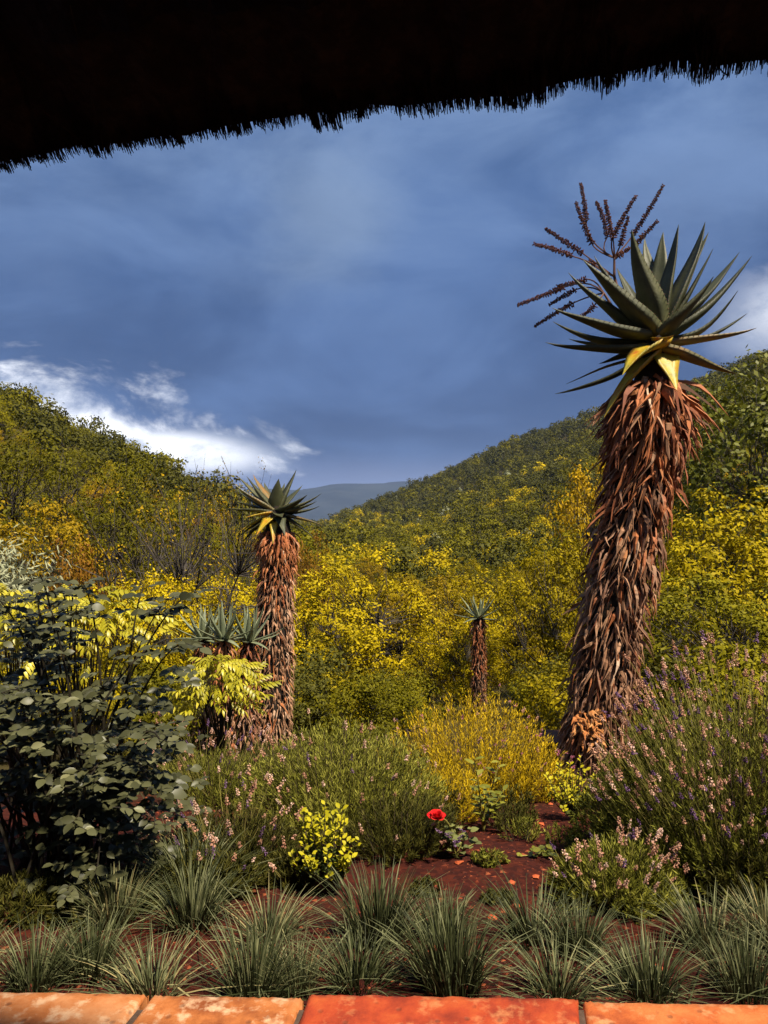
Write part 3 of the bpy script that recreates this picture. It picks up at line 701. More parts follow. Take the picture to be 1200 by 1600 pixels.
def bez(p0, p1, p2, n):
    t = np.linspace(0, 1, n)[:, None]
    return (1 - t) ** 2 * p0 + 2 * t * (1 - t) * p1 + t ** 2 * p2
def aloe_leaf(path, w, thick, fold=0.25, teeth=True, upv=(0, 0, 1), curl=0.0, r=None):
    """fleshy lance leaf with channelled upper face and toothed margins"""
    bag = Bag(); path = np.asarray(path, float); n = len(path)
    Tn = unit(np.gradient(path, axis=0)); up = np.asarray(upv, float)
    Nn = up - (Tn @ up)[:, None] * Tn
    bad = np.linalg.norm(Nn, axis=1) < 0.12
    if bad.any(): Nn[bad] = Nn[~bad].mean(axis=0) if (~bad).any() else np.array([0, 1, 0])
    Nn = unit(Nn); S = unit(np.cross(Tn, Nn))
    t = np.linspace(0, 1, n)
    wp = w * 0.5 * np.clip((0.80 + 0.9 * t) * (t < 0.22) + (t >= 0.22) * (1 - (np.clip(t - 0.22, 0, 1) / 0.78) ** 1.25), 0.015, 1)
    wp = np.minimum(wp, w * 0.5)
    th = thick * (1 - t) ** 0.7 + 0.002
    ring = [(-1, fold), (-0.45, 0.05), (0, -0.05), (0.45, 0.05), (1, fold), (0.62, -0.62), (0, -1.0), (-0.62, -0.62)]
    k = len(ring); V = np.zeros((n, k, 3))
    for j, (a, b) in enumerate(ring):
        lift = (b * wp * 0.9 if b > 0 and abs(a) == 1 else b * th)
        V[:, j] = path + S * (a * wp)[:, None] + Nn * (lift if np.ndim(lift) else np.full(n, lift))[:, None]
    i = np.arange(n - 1)[:, None] * k; j = np.arange(k)[None]; j2 = (j + 1) % k
    bag.add(V.reshape(-1, 3), np.stack([i + j, i + j2, i + k + j2, i + k + j], -1).reshape(-1, 4))
    bag.add(V[0], [list(range(k))]) if False else None
    if teeth:
        L_ = np.linalg.norm(np.diff(path, axis=0), axis=1).sum(); nt = int(L_ / 0.035)
        for side in (0, 4):
            for q in range(1, nt):
                f = q / nt * (n - 1); a = int(f); fr = f - a
                if a >= n - 1: continue
                p = V[a, side] * (1 - fr) + V[a + 1, side] * fr; d = S[a] * (-1 if side == 0 else 1); h = 0.010 * (1 - 0.5 * q / nt)
                tt = Tn[a] * h * 0.42
                bag.add([p - tt, p + tt, p + d * h + tt * 0.8, p - Nn[a] * h * 0.4], [(0, 1, 2), (0, 2, 3), (1, 3, 2)], 0.5, 1)
    return bag
def leaf_obj(parent, origin, base, tip, sag, w, m, thick=None, teeth=True, n=11, lat=0.0, name='leaf', label=None):
    base = np.asarray(base, float); tip = np.asarray(tip, float); o = np.asarray(origin, float)
    ch = tip - base; L_ = np.linalg.norm(ch)
    side = unit(np.cross(ch, [0, 0, 1]))
    mid = base + ch * 0.5 + np.array([0, 0, sag * L_]) + side * lat * L_
    path = bez(base, mid, tip, n) - o
    tw = np.linspace(0, 1, n)[:, None]; ph = (base[0] * 91 + tip[2] * 57) % 6.28; path = path + (side * np.sin(tw * 7 + ph) * 0.016 + np.array([0, 0, 1]) * np.cos(tw * 6 + ph * 2) * 0.013) * L_ * tw
    hor = ch.copy(); hor[2] = 0; hn = unit(hor)
    up = np.array([0, 0, 1.0]) - hn * (0.9 if ch[2] > 0.75 * L_ else 0.15)
    bag = aloe_leaf(path, w, thick or w * 0.22, teeth=teeth, upv=unit(up))
    ob_ = ob(name, bag.mesh('aloe_leaf', [m, M_TOOTH], True), parent)
    if label: ob_['label'] = label
    return ob_
def strip_mesh(name, L_, w, bend, wave, m, seed, n=6):
    """a withered leaf hanging down -z from its root, +y outward"""
    r = np.random.default_rng(seed); t = np.linspace(0, 1, n)
    y = 0.25 * L_ * bend * np.sin(t * 2.2) + wave * 0.05 * L_ * np.sin(t * 7 + seed)
    z = -L_ * t * (1 - 0.15 * bend) + 0.03 * L_ * np.sin(t * 3.1)
    x = wave * 0.13 * L_ * np.sin(t * (3 + seed % 4) + seed) * t
    wd = w * 0.5 * (1 - t ** 1.7) * (0.8 + 0.35 * np.sin(t * 9 + seed)) + 0.0015
    tw = wave * 0.9 * t * math.sin(seed * 1.7)
    V = []
    for k in range(n):
        c, s = math.cos(tw[k]), math.sin(tw[k])
        for a, b in ((-1, 0), (0, 0.55), (1, 0.0)):
            V.append((x[k] + a * wd[k] * c, y[k] + a * wd[k] * s + b * wd[k], z[k]))
    V = np.array(V); i = np.arange(n - 1)[:, None] * 3 + np.arange(2)[None]
    Fc = np.stack([i, i + 3, i + 4, i + 1], -1).reshape(-1, 4)
    return V, Fc
DEADV = [strip_mesh('d', 1.0, R.uniform(0.17, 0.27), R.uniform(0.2, 1.0), R.uniform(0.2, 1.1), None, k) for k in range(12)]
DEADM = {}
for nm, m_ in (('g', M_DEAD), ('r', M_DEADR)):
    DEADM[nm] = [mesh_np('dead_leaf', v, f, m_, False, np.full(len(f), (k * 0.37) % 1)) for k, (v, f) in enumerate(DEADV)]
def build_skirt(parent, origin, path, rads, n_rows, per_row, Lr, rust_from, max_obj, seed, flare_top=0.0, wscale=1.0):
    """withered leaves clothing an aloe trunk; path runs from foot to crown"""
    r = np.random.default_rng(seed); o = np.asarray(origin, float)
    path = np.asarray(path, float); seg = np.linspace(0, 1, len(path)); items = []
    for i in range(n_rows):
        f = (i + 0.6) / n_rows
        for k in range(per_row):
            fk = min(1, max(0.01, f + r.uniform(-0.6, 0.6) / n_rows)); a = (k + r.uniform(-0.4, 0.4) + 0.5 * (i % 2)) / per_row * 2 * math.pi
            p = np.array([np.interp(fk, seg, path[:, q]) for q in range(3)]); tn = np.array([np.interp(min(1, fk + 0.03), seg, path[:, q]) - np.interp(max(0, fk - 0.03), seg, path[:, q]) for q in range(3)])
            up = Vector(tn).normalized(); outv = Vector((math.cos(a), math.sin(a), 0)); outv = (outv - up * outv.dot(up)).normalized(); sd = outv.cross(up)
            rad = np.interp(fk, seg, rads)
            Lk = np.interp(fk, [0, 0.75, 1], [Lr[0], Lr[1], Lr[2]]) * r.uniform(0.6, 1.25)
            tilt = r.uniform(0.02, 0.30) + flare_top * max(0, (fk - 0.8) / 0.2) * r.uniform(0.2, 1.0)
            if r.random() < 0.06: tilt += 0.4
            rot = Matrix((sd, outv, up)).transposed()
            mt = Matrix.Translation(Vector(p - o) + outv * rad * 0.80) @ rot.to_4x4() @ Matrix.Rotation(tilt, 4, 'X') @ Matrix.Rotation(r.normal() * 0.30, 4, 'Y')
            sc = Matrix.Diagonal((Lk * wscale, Lk, Lk, 1))
            rust = r.random() < (0.12 + 0.75 * min(1, max(0, (fk - rust_from + 0.15) / 0.2)))
            vis = -outv.y * (0.6 + fk)          # how much it faces the garden path, larger leaves first
            items.append((vis, mt @ sc, 'r' if rust else 'g', r.integers(12), r.random()))
    items.sort(key=lambda q: -q[0])
    for vis, mt, k, v, rn in items[:max_obj]: ob('dead_leaf', DEADM[k][v], parent, mtx=mt)
    bag = Bag()
    for vis, mt, k, v, rn in items[max_obj:]:
        V, Fc = DEADV[v]; mm = np.array(mt); bag.add(V @ mm[:3, :3].T + mm[:3, 3], Fc, rn, 0 if k == 'g' else 1)
    if bag.n: ob('dead_leaf_skirt', bag.mesh('dead_leaf_skirt', [M_DEAD, M_DEADR]), parent, kind='stuff')
def trunk_core(parent, origin, path, rads):
    b = Bag(); tube(b, np.asarray(path) - np.asarray(origin), rads, 12); ob('trunk', b.mesh('aloe_trunk', M_CORE, True), parent)
def raceme(parent, origin, tip, root, r, name='raceme', fat=1.0):
    tip = np.asarray(tip, float) - origin; root = np.asarray(root, float) - origin
    b = Bag(); ax = tip - root; L_ = np.linalg.norm(ax); d = ax / L_
    mid = (root + tip) / 2 + r.normal(0, 0.012, 3); P = bez(root, mid, tip, 7)
    tube(b, P, np.linspace(0.006, 0.002, 7), 4)
    n = int(L_ / 0.0028)
    for q in range(n):
        f = q / n; p = np.array([np.interp(f, np.linspace(0, 1, 7), P[:, k]) for k in range(3)])
        a = q * 2.4; A = unit(np.cross(d, [0.3, 0.5, 0.8])); B_ = np.cross(d, A)
        o = math.cos(a) * A + math.sin(a) * B_; ln = 0.021 * fat * (1.0 - 0.45 * f) * r.uniform(0.6, 1.25); e = unit(o + d * r.uniform(-0.5, 0.3)); s = np.cross(e, d) * 0.007; u = d * 0.007
        b.add([p, p + e * ln * 0.6 + s, p + e * ln * 0.6 - u, p + e * ln * 0.6 - s, p + e * ln * 0.6 + u, p + e * ln], [(0, 1, 2), (0, 2, 3), (0, 3, 4), (0, 4, 1), (5, 2, 1), (5, 3, 2), (5, 4, 3), (5, 1, 4)])
    return ob(name, b.mesh('raceme', M_RACE), parent)

def tall_aloe():
    Y = 5.5
    line = [(915, 1225, 0.19), (924, 1165, 0.195), (937, 1110, 0.20), (947, 1040, 0.21), (963, 937, 0.215), (985, 825, 0.225), (1006, 715, 0.225), (1016, 650, 0.205), (1021, 595, 0.16), (1022, 545, 0.13), (1020, 512, 0.07)]
    path = np.array([PX(a, b, Y) for a, b, _ in line]); rads = [c for _, _, c in line]
    foot = path[0].copy(); foot[2] = min(foot[2], H(foot[0], foot[1]) + 0.0); path[0][2] = foot[2] - 0.05
    E = empty('tree_aloe', foot, 'tallest tree aloe with shaggy dead-leaf trunk and dry branched flower head', 'aloe')
    trunk_core(E, foot, path, np.array(rads) * 0.85)
    build_skirt(E, foot, path[:-2], rads[:-2], 66, 36, (0.20, 0.28, 0.42), 0.70, 300, 4, 0.75, 0.46)
    r = np.random.default_rng(9)
    z = lambda X, Y_: (760 + X / 2.727, 260 + Y_ / 2.727)
    C = np.array(PX(1022, 535, Y))
    # tip (zoom px), root (zoom px), depth of the tip, sag, width (m), material, curve
    Ls = [((615, 275), (705, 670), -0.22, 0.0, 0.205, M_ALOE, 0.03), ((760, 275), (735, 560), 0.30, 0.0, 0.15, M_ALOE, 0), ((823, 250), (755, 620), 0.06, 0, 0.16, M_ALOE, -0.02),
          ((935, 240), (790, 620), 0.12, -0.02, 0.19, M_ALOE, 0.05), ((940, 280), (830, 560), 0.34, -0.02, 0.13, M_ALOE, 0.04), ((963, 355), (790, 655), -0.05, -0.08, 0.10, M_ALOE, 0.08),
          ((967, 465), (730, 715), -0.30, -0.16, 0.16, M_ALOE, 0.06), ((1075, 372), (920, 560), 0.32, -0.06, 0.13, M_ALOE, 0.04), ((1127, 390), (800, 700), 0.05, -0.13, 0.17, M_ALOE, 0.05),
          ((1070, 535), (790, 745), -0.18, -0.33, 0.115, M_ALOE, 0.0), ((1115, 630), (790, 735), 0.22, -0.16, 0.11, M_ALOE, 0.0), ((1150, 687), (770, 770), -0.22, -0.06, 0.125, M_ALOE_O, 0.0),
          ((460, 380), (660, 640), 0.15, -0.05, 0.17, M_ALOE, -0.06), ((410, 395), (700, 700), -0.18, -0.06, 0.20, M_ALOE, -0.05), ((350, 450), (620, 690), 0.05, -0.07, 0.15, M_ALOE, -0.04),
          ((283, 597), (660, 715), -0.14, -0.12, 0.17, M_ALOE, -0.04), ((285, 665), (670, 745), 0.14, -0.16, 0.14, M_ALOE, 0.0), ((253, 743), (670, 790), -0.08, -0.10, 0.14, M_ALOE, 0.0),
          ((350, 730), (660, 770), 0.35, -0.1, 0.12, M_ALOE, 0.0), ((480, 838), (680, 800), 0.1, 0.05, 0.13, M_ALOE, 0.0), ((293, 965), (680, 815), 0.0, -0.16, 0.115, M_ALOE, 0.0),
          ((340, 922), (690, 830), 0.2, 0.06, 0.05, M_ALOE_O, 0.0), ((680, 300), (740, 600), 0.42, 0, 0.14, M_ALOE, 0), ((1010, 470), (800, 660), 0.4, -0.1, 0.13, M_ALOE, 0), ((560, 430), (690, 640), 0.38, -0.05, 0.14, M_ALOE, 0),
          ((575, 890), (735, 770), -0.33, 0.22, 0.20, M_ALOE_Y, 0.0), ((498, 1075), (700, 820), -0.22, 0.16, 0.15, M_ALOE_Y, 0.0), ((1068, 890), (745, 800), -0.20, 0.02, 0.18, M_ALOE_O, 0.0),
          ((808, 955), (735, 830), -0.30, 0.10, 0.16, M_ALOE_Y, 0.0), ((800, 718), (690, 745), -0.36, -0.10, 0.085, M_ALOE_Y, 0.0)]
    for tp, rt, d, sag, w, m, lat in Ls:
        T_ = np.array(PX(*z(*tp), Y + d)); B_ = np.array(PX(*z(*rt), Y)); B_ = C + (B_ - C) * 0.62 + np.array([0, np.sign(d) * min(abs(d) * 0.35, 0.10), 0])
        lab = 'yellow and orange dying aloe leaf drooping below the rosette' if m is M_ALOE_Y else None
        leaf_obj(E, foot, B_, T_, sag, w * 1.22, m, lat=lat, label=lab)
    # branched dry flower head behind the leaves
    st = Bag(); j0 = C + np.array([-0.05, 0.25, 0.05]); zz = lambda X, Y_, d=0.45: np.array(PX(*z(X, Y_), Y + d))
    fork = zz(545, 470); forkL = zz(500, 540, 0.4)
    tube(st, bez(j0, (j0 + fork) / 2 + np.array([0, 0.05, 0]), fork, 6) - foot, np.linspace(0.018, 0.011, 6), 6)
    tube(st, bez(j0, (j0 + forkL) / 2, forkL, 6) - foot, np.linspace(0.014, 0.009, 6), 6)
    fork2 = zz(545, 390); tube(st, bez(fork, (fork + fork2) / 2, fork2, 4) - foot, np.linspace(0.011, 0.008, 4), 6)
    rac = [((402, 70), (425, 240), fork2, (430, 330)), ((380, 150), (450, 328), fork2, (460, 360)), ((248, 263), (410, 370), fork, (450, 400)), ((200, 330), (365, 382), fork, (440, 400)),
           ((466, 148), (515, 300), fork2, (475, 370)), ((505, 142), (540, 310), fork2, (545, 350)), ((640, 122), (545, 292), fork2, (520, 330)), ((606, 212), (570, 338), fork2, (560, 360)),
           ((755, 78), (625, 292), fork2, (590, 340)), ((730, 230), (635, 332), fork2, (600, 360)), ((612, 345), (560, 385), fork2, (550, 400)), ((437, 395), (462, 425), fork, (480, 440)),
           ((130, 592), (330, 515), forkL, (440, 470)), ((265, 592), (380, 525), forkL, (450, 500)), ((300, 510), (425, 480), forkL, (470, 480)), ((203, 683), (370, 582), forkL, (440, 550)), ((403, 640), (460, 592), forkL, (490, 560))]
    SO = ob('flower_stalk', bpy.data.meshes.new('pending'), E)
    for tp, rt, fk, mid in rac:
        d = 0.45 + r.uniform(-0.12, 0.12); a = zz(*tp, d); b = zz(*rt, d); m = zz(*mid, d)
        tube(st, bez(fk, m, b, 6) - foot, np.linspace(0.007, 0.005, 6), 5)
        raceme(SO, foot, a, b, r, fat=1.55)
    SO.data = st.mesh('flower_stalk', M_STALK)
    # torn pale bark at the foot
    M_TORN = noise_mat('torn_bark', [(0.24, 0.06, 0.015), (0.44, 0.16, 0.04), (0.62, 0.34, 0.13)], 14, 0.8, 0.4, 50, obj=0.4)
    for k in range(48):
        p = np.array(PX(R.uniform(898, 944), R.uniform(1110, 1160), Y - 0.21)) - foot; V, Fc = DEADV[k % 12]
        s = R.uniform(0.05, 0.11)
        mt = Matrix.Translation(p) @ Matrix.Rotation(math.pi + R.uniform(-0.8, 0.8), 4, 'Z') @ Matrix.Rotation(R.uniform(-0.2, 0.9), 4, 'X') @ Matrix.Rotation(R.uniform(-1.2, 1.2), 4, 'Y') @ Matrix.Diagonal((s * 1.7, s, s, 1))
        if k == 0: tm = [mesh_np('torn_bark', v, f, M_TORN, False) for v, f in DEADV]
        ob('torn_bark', tm[k % 12], E, mtx=mt)
tall_aloe()
def mid_aloe():
    Y = 9.0
    line = [(424, 1185, 0.25), (424, 1150, 0.235), (428, 1080, 0.225), (430, 1000, 0.225), (432, 920, 0.22), (434, 860, 0.20), (435, 830, 0.18), (434, 806, 0.14), (433, 790, 0.07)]
    path = np.array([PX(a, b, Y) for a, b, _ in line]); rads = [c for _, _, c in line]
    foot = path[0].copy(); foot[2] = min(foot[2], H(foot[0], foot[1])); path[0][2] = foot[2] - 0.05
    E = empty('tree_aloe', foot, 'middle-sized tree aloe with rust-red upper skirt against the distant ridge', 'aloe')
    trunk_core(E, foot, path, np.array(rads) * 0.85)
    build_skirt(E, foot, path[:-2], rads[:-2], 50, 36, (0.15, 0.20, 0.27), 0.76, 300, 14, 0.35, 0.62)
    z = lambda X, Y_: (340 + X / 6.667, 720 + Y_ / 6.667); C = np.array(PX(*z(610, 560), Y))
    Ls = [((205, 160), 0.3, -0.03, 0.11, M_ALOE_O), ((305, 165), 0.05, -0.03, 0.13, M_ALOE), ((372, 142), 0.3, -0.03, 0.11, M_ALOE_O), ((633, 190), -0.12, 0, 0.15, M_ALOE), ((695, 228), 0.35, 0, 0.09, M_ALOE), ((820, 90), 0.1, -0.03, 0.15, M_ALOE),
          ((190, 255), -0.1, -0.05, 0.14, M_ALOE_O), ((165, 290), 0.3, -0.05, 0.1, M_ALOE), ((935, 350), -0.25, -0.13, 0.13, M_ALOE), ((1080, 345), 0.05, -0.1, 0.12, M_ALOE), ((1030, 420), -0.15, -0.14, 0.11, M_ALOE), ((1060, 465), 0.1, -0.18, 0.10, M_ALOE),
          ((1020, 490), 0.3, -0.05, 0.09, M_ALOE), ((1020, 640), 0.2, 0.0, 0.08, M_ALOE), ((1090, 670), -0.1, 0.02, 0.10, M_ALOE_O), ((1010, 810), -0.1, 0.08, 0.09, M_ALOE), ((90, 490), -0.1, 0.0, 0.12, M_ALOE), ((180, 410), 0.2, -0.05, 0.10, M_ALOE),
          ((280, 590), -0.2, 0.06, 0.09, M_ALOE_Y), ((205, 745), -0.1, 0.06, 0.09, M_ALOE_Y), ((200, 800), 0.0, 0.06, 0.09, M_ALOE), ((250, 850), 0.15, 0.06, 0.09, M_ALOE), ((290, 770), -0.15, 0.05, 0.09, M_ALOE),
          ((405, 775), -0.33, 0.12, 0.13, M_ALOE_Y), ((570, 860), -0.33, 0.2, 0.10, M_ALOE_Y), ((700, 790), -0.32, 0.25, 0.12, M_ALOE), ((670, 590), -0.38, -0.02, 0.10, M_ALOE), ((480, 230), 0.4, 0, 0.1, M_ALOE), ((880, 250), 0.4, -0.05, 0.1, M_ALOE)]
    for tp, d, sag, w, m in Ls:
        T_ = np.array(PX(*z(*tp), Y + d * 0.9)); h = T_ - C; B_ = C + unit(h) * 0.04 + np.array([0, 0, 0.03])
        leaf_obj(E, foot, B_, T_, sag, w * 1.4, m, n=9)
mid_aloe()
def small_aloe(px, py, Y, Lr, nl, label, seed, m, trunk=True, group=None, rad=0.15, erect=0.0, base_py=None, name='tree_aloe'):
    r = np.random.default_rng(seed); C = np.array(PX(px, py, Y)); g = H(C[0], C[1]); foot = np.array([C[0], C[1], g])
    E = empty(name, foot, label, 'aloe', group)
    path = np.array([foot - [0, 0, 0.05], foot + [0, 0, (C[2] - g) * 0.33], foot + [0, 0, (C[2] - g) * 0.66], C]); rads = [rad * 1.05, rad, rad, rad * 0.75]
    trunk_core(E, foot, path, np.array(rads) * 0.8)
    nr = max(8, int((C[2] - g) / 0.055)); build_skirt(E, foot, path, rads, nr, 18, (0.13, 0.16, 0.2), 0.5, 0, seed, 0.3, 0.75)
    for k in range(nl):
        f = k / (nl - 1); el = math.radians(82 - 95 * f ** 1.2 + erect * (1 - f)) ; a = k * 2.39996 + r.uniform(-0.2, 0.2)
        L_ = Lr * r.uniform(0.85, 1.1) * (0.9 + 0.2 * math.sin(f * 3)); d = np.array([math.cos(a) * math.cos(el), math.sin(a) * math.cos(el), math.sin(el)])
        B_ = C + np.array([math.cos(a), math.sin(a), 0]) * 0.05 + [0, 0, 0.05 * (1 - f)]
        leaf_obj(E, foot, B_, B_ + d * L_, -0.08 if el > 0 else 0.1, Lr * 0.19, M_ALOE_Y if (f > 0.93 and k % 2) else m, teeth=False, n=7)
small_aloe(748, 966, 16.0, 0.50, 22, 'smallest tree aloe on a thin rusty trunk among golden trees', 31, M_ALOE_B, rad=0.17)
for i, (px, py, Y, lab) in enumerate(((388, 1003, 8.2, 'low blue-grey aloe rosette touching the middle tree aloe trunk'), (350, 1000, 8.0, 'low blue-grey aloe rosette in the middle of the small cluster'), (318, 1000, 8.3, 'low blue-grey aloe rosette half hidden behind rose twigs'))):
    small_aloe(px, py, Y, 0.36, 20, lab, 41 + i, M_ALOE_B, rad=0.10, erect=6, name='aloe', group='low aloes clustered beside the middle tree aloe')

# ------------------------------------------------------------------ garden plants
M_ROSE = leaf_mat('rose_leaf', [(0.030, 0.031, 0.012), (0.080, 0.080, 0.034), (0.20, 0.19, 0.09)], rough=0.42, transl=0.10, obj=0.5, spec=0.22)
M_CANE = noise_mat('rose_cane', [(0.012, 0.010, 0.006), (0.03, 0.022, 0.010)], 20, 0.6, 0.2, 40)
M_LIME = leaf_mat('lime_leaf', [(0.22, 0.21, 0.008), (0.44, 0.38, 0.015), (0.66, 0.55, 0.05)], rough=0.4, transl=0.3, obj=0.5, spec=0.4)
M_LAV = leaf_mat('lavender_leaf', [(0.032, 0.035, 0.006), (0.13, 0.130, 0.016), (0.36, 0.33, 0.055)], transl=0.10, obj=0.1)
M_LAVD = leaf_mat('lavender_leaf_dark', [(0.018, 0.019, 0.004), (0.055, 0.052, 0.009), (0.15, 0.130, 0.025)], transl=0.10, obj=0.1)  # darker lavender leaf; for shaded low bushes the shade is in the colour
M_ROSM = leaf_mat('silver_green_needle', [(0.048, 0.050, 0.007), (0.18, 0.175, 0.022), (0.46, 0.42, 0.08)], transl=0.10, obj=0.1)
M_GOLDN = leaf_mat('golden_needle', [(0.12, 0.080, 0.004), (0.48, 0.32, 0.008), (0.82, 0.55, 0.02)], transl=0.15, obj=0.1)
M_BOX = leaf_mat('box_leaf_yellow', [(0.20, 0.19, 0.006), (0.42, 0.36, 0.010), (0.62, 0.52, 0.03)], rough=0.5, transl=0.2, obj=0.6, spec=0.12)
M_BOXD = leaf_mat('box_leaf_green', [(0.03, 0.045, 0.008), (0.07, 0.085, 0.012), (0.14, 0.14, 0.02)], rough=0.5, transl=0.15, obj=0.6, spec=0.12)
M_STEM = leaf_mat('flower_stem', [(0.12, 0.12, 0.025), (0.24, 0.21, 0.05), (0.34, 0.27, 0.09)], transl=0.0, obj=0.2)
M_HEADB = leaf_mat('spent_lavender', [(0.24, 0.095, 0.055), (0.54, 0.28, 0.18), (0.85, 0.62, 0.50)], transl=0.15, obj=0.5)
M_HEADP = leaf_mat('lavender_bloom', [(0.075, 0.036, 0.085), (0.16, 0.080, 0.165), (0.32, 0.20, 0.30)], transl=0.15, obj=0.5)
M_HEADK = leaf_mat('pink_bloom', [(0.35, 0.08, 0.14), (0.55, 0.18, 0.25), (0.65, 0.40, 0.40)], transl=0.2, obj=0.5)
M_BLADE = leaf_mat('grass_blade', [(0.014, 0.017, 0.005), (0.040, 0.046, 0.016), (0.082, 0.090, 0.037), (0.19, 0.19, 0.088), (0.34, 0.26, 0.11)], rough=0.5, transl=0.12, obj=0.3, spec=0.12)
M_TWIG = noise_mat('shrub_twig', [(0.03, 0.02, 0.012), (0.08, 0.055, 0.03)], 30, 0.9, 0.2, 60)

def leaflet(name, L_, w, m, fold=0.25, n=5, droop=0.18):
    """oval leaf along +y, upper side +z, folded on the midrib"""
    t = np.linspace(0, 1, n); V = []
    wd = w * 0.5 * np.sin(np.pi * np.clip(t * 0.94 + 0.06, 0, 1)) ** 0.8; wd[-1] = 0.0004; wd[0] = 0.001
    for k in range(n):
        z = -droop * L_ * t[k] ** 2
        V += [(-wd[k], L_ * t[k], z + fold * wd[k]), (0, L_ * t[k], z), (wd[k], L_ * t[k], z + fold * wd[k])]
    i = np.arange(n - 1)[:, None] * 3 + np.arange(2)[None]
    return np.array(V), np.stack([i, i + 1, i + 4, i + 3], -1).reshape(-1, 4)
def frame(d, up=(0, 0, 1)):
    d = Vector(d).normalized(); u = Vector(up); x = d.cross(u)
    if x.length < 1e-3: x = Vector((1, 0, 0))
    x.normalize(); zv = x.cross(d); return Matrix((x, d, zv)).transposed().to_4x4()

def rose_bush():
    r = np.random.default_rng(17); Y = 3.05; foot = np.array([PX(95, 800, Y).x, Y, 0.0]); foot[2] = H(foot[0], foot[1])
    E = empty('rose_bush', foot, 'large dark-leaved rose bush with long bare shoots and glossy oval leaflets', 'rose bush')
    LV = [leaflet('l', 1, wd, None, f, 5, dr) for wd, f, dr in ((0.62, 0.25, 0.15), (0.70, 0.15, 0.25), (0.55, 0.35, 0.1), (0.66, 0.05, 0.3))]
    LM = [mesh_np('rose_leaf', v, f, M_ROSE, True, np.full(len(f), (k * 0.29 + 0.2) % 1)) for k, (v, f) in enumerate(LV)]
    canes = Bag(); items = []
    def compound(p, d, L_, sz):
        """a rose leaf: five leaflets on a stalk"""
        d = unit(d); side = unit(np.cross(d, [0, 0, 1])); tube(canes, [p - foot, p + d * L_ - foot], [0.0016, 0.001], 3)
        for f, s in ((0.45, 1), (0.45, -1), (0.75, 1), (0.75, -1), (1.0, 0)):
            q = p + d * L_ * f; dd = unit(d * (0.5 if s else 1) + side * s * 0.9 + r.normal(0, 0.15, 3))
            upv = unit(np.array([0, -0.45, 0.9]) + r.normal(0, 0.30, 3))
            items.append((q, dd, sz * r.uniform(0.7, 1.15) * (1 if f > 0.5 else 0.85), upv))
    targets = []
    for k in range(27):     # arching canes with leaves toward the tips
        px = r.uniform(-190, 300); py = 905 + abs(px - 120) ** 1.5 * 0.011 + r.uniform(-15, 95); Yk = Y + r.uniform(-0.35, 0.55)
        targets.append((PX(px, py, Yk), 0.45))
    for k in range(34):     # lower front sprays
        px = r.uniform(-150, 275); py = r.uniform(1080, 1330) + (60 if px > 180 else 0) - max(0, px - 200) * 1.2; Yk = Y + r.uniform(-0.42, -0.12)
        targets.append((PX(px, py, Yk), 0.28))
    for (px, py, Yk) in ((88, 905, 3.2), (52, 905, 3.1), (130, 912, 3.05), (265, 935, 3.1), (300, 925, 3.2), (290, 1005, 2.9), (250, 1155, 2.7), (275, 1160, 2.75), (140, 1230, 2.65), (120, 1290, 2.62), (150, 1380, 2.6), (110, 1400, 2.6)):
        targets.append((PX(px, py, Yk), 0.3))
    for t, span in targets:
        t = np.array(t); root = foot + np.array([r.normal() * 0.12, r.normal() * 0.1, 0]); mid = (root * 0.45 + t * 0.55) + np.array([0, 0, 0.25 + 0.2 * r.random()]); 
        if span < 0.4: mid = root * 0.4 + t * 0.6 + np.array([0, 0.1, 0.35])
        P = bez(root, mid, t, 12); tube(canes, P - foot, np.linspace(0.007, 0.0022, 12), 5)
        nl = 8 if span > 0.4 else 7
        for q in range(nl):
            f = 1 - span * (q / nl) * r.uniform(0.7, 1.2); f = max(0.35, f); p = np.array([np.interp(f, np.linspace(0, 1, 12), P[:, c]) for c in range(3)])
            a = q * 2.4 + r.uniform(-0.5, 0.5); d = np.array([math.cos(a), math.sin(a) - 0.15, r.uniform(-0.25, 0.35)])
            compound(p, d, r.uniform(0.05, 0.08), r.uniform(0.038, 0.056))
    # shaded inner leaves
    for q in range(400):
        p = foot + np.array([np.clip(r.normal() * 0.3, -0.6, 0.42), r.normal() * 0.22 + 0.08, r.uniform(0.05, 0.78)]); a = r.uniform(0, 6.3)
        compound(p, np.array([math.cos(a), math.sin(a), -0.1]), 0.07, r.uniform(0.045, 0.06))
    ob('cane', canes.mesh('rose_canes', M_CANE), E)
    items.sort(key=lambda it: it[0][1] - 0.35 * it[0][2] + (0 if -1.75 < it[0][0] < -0.6 else 3)); bag = Bag()
    for k, (q, dd, s, upv) in enumerate(items):
        mt = Matrix.Translation(Vector(q - foot)) @ frame(dd, upv) @ Matrix.Scale(s, 4); v = k % 4
        if k < 300: ob('leaf', LM[v], E, mtx=mt)
        else:
            mm = np.array(mt); bag.add(LV[v][0] @ mm[:3, :3].T + mm[:3, 3], LV[v][1], r.random())
    ob('leaf_mass', bag.mesh('rose_leaf_mass', M_ROSE, True), E, kind='stuff')
rose_bush()

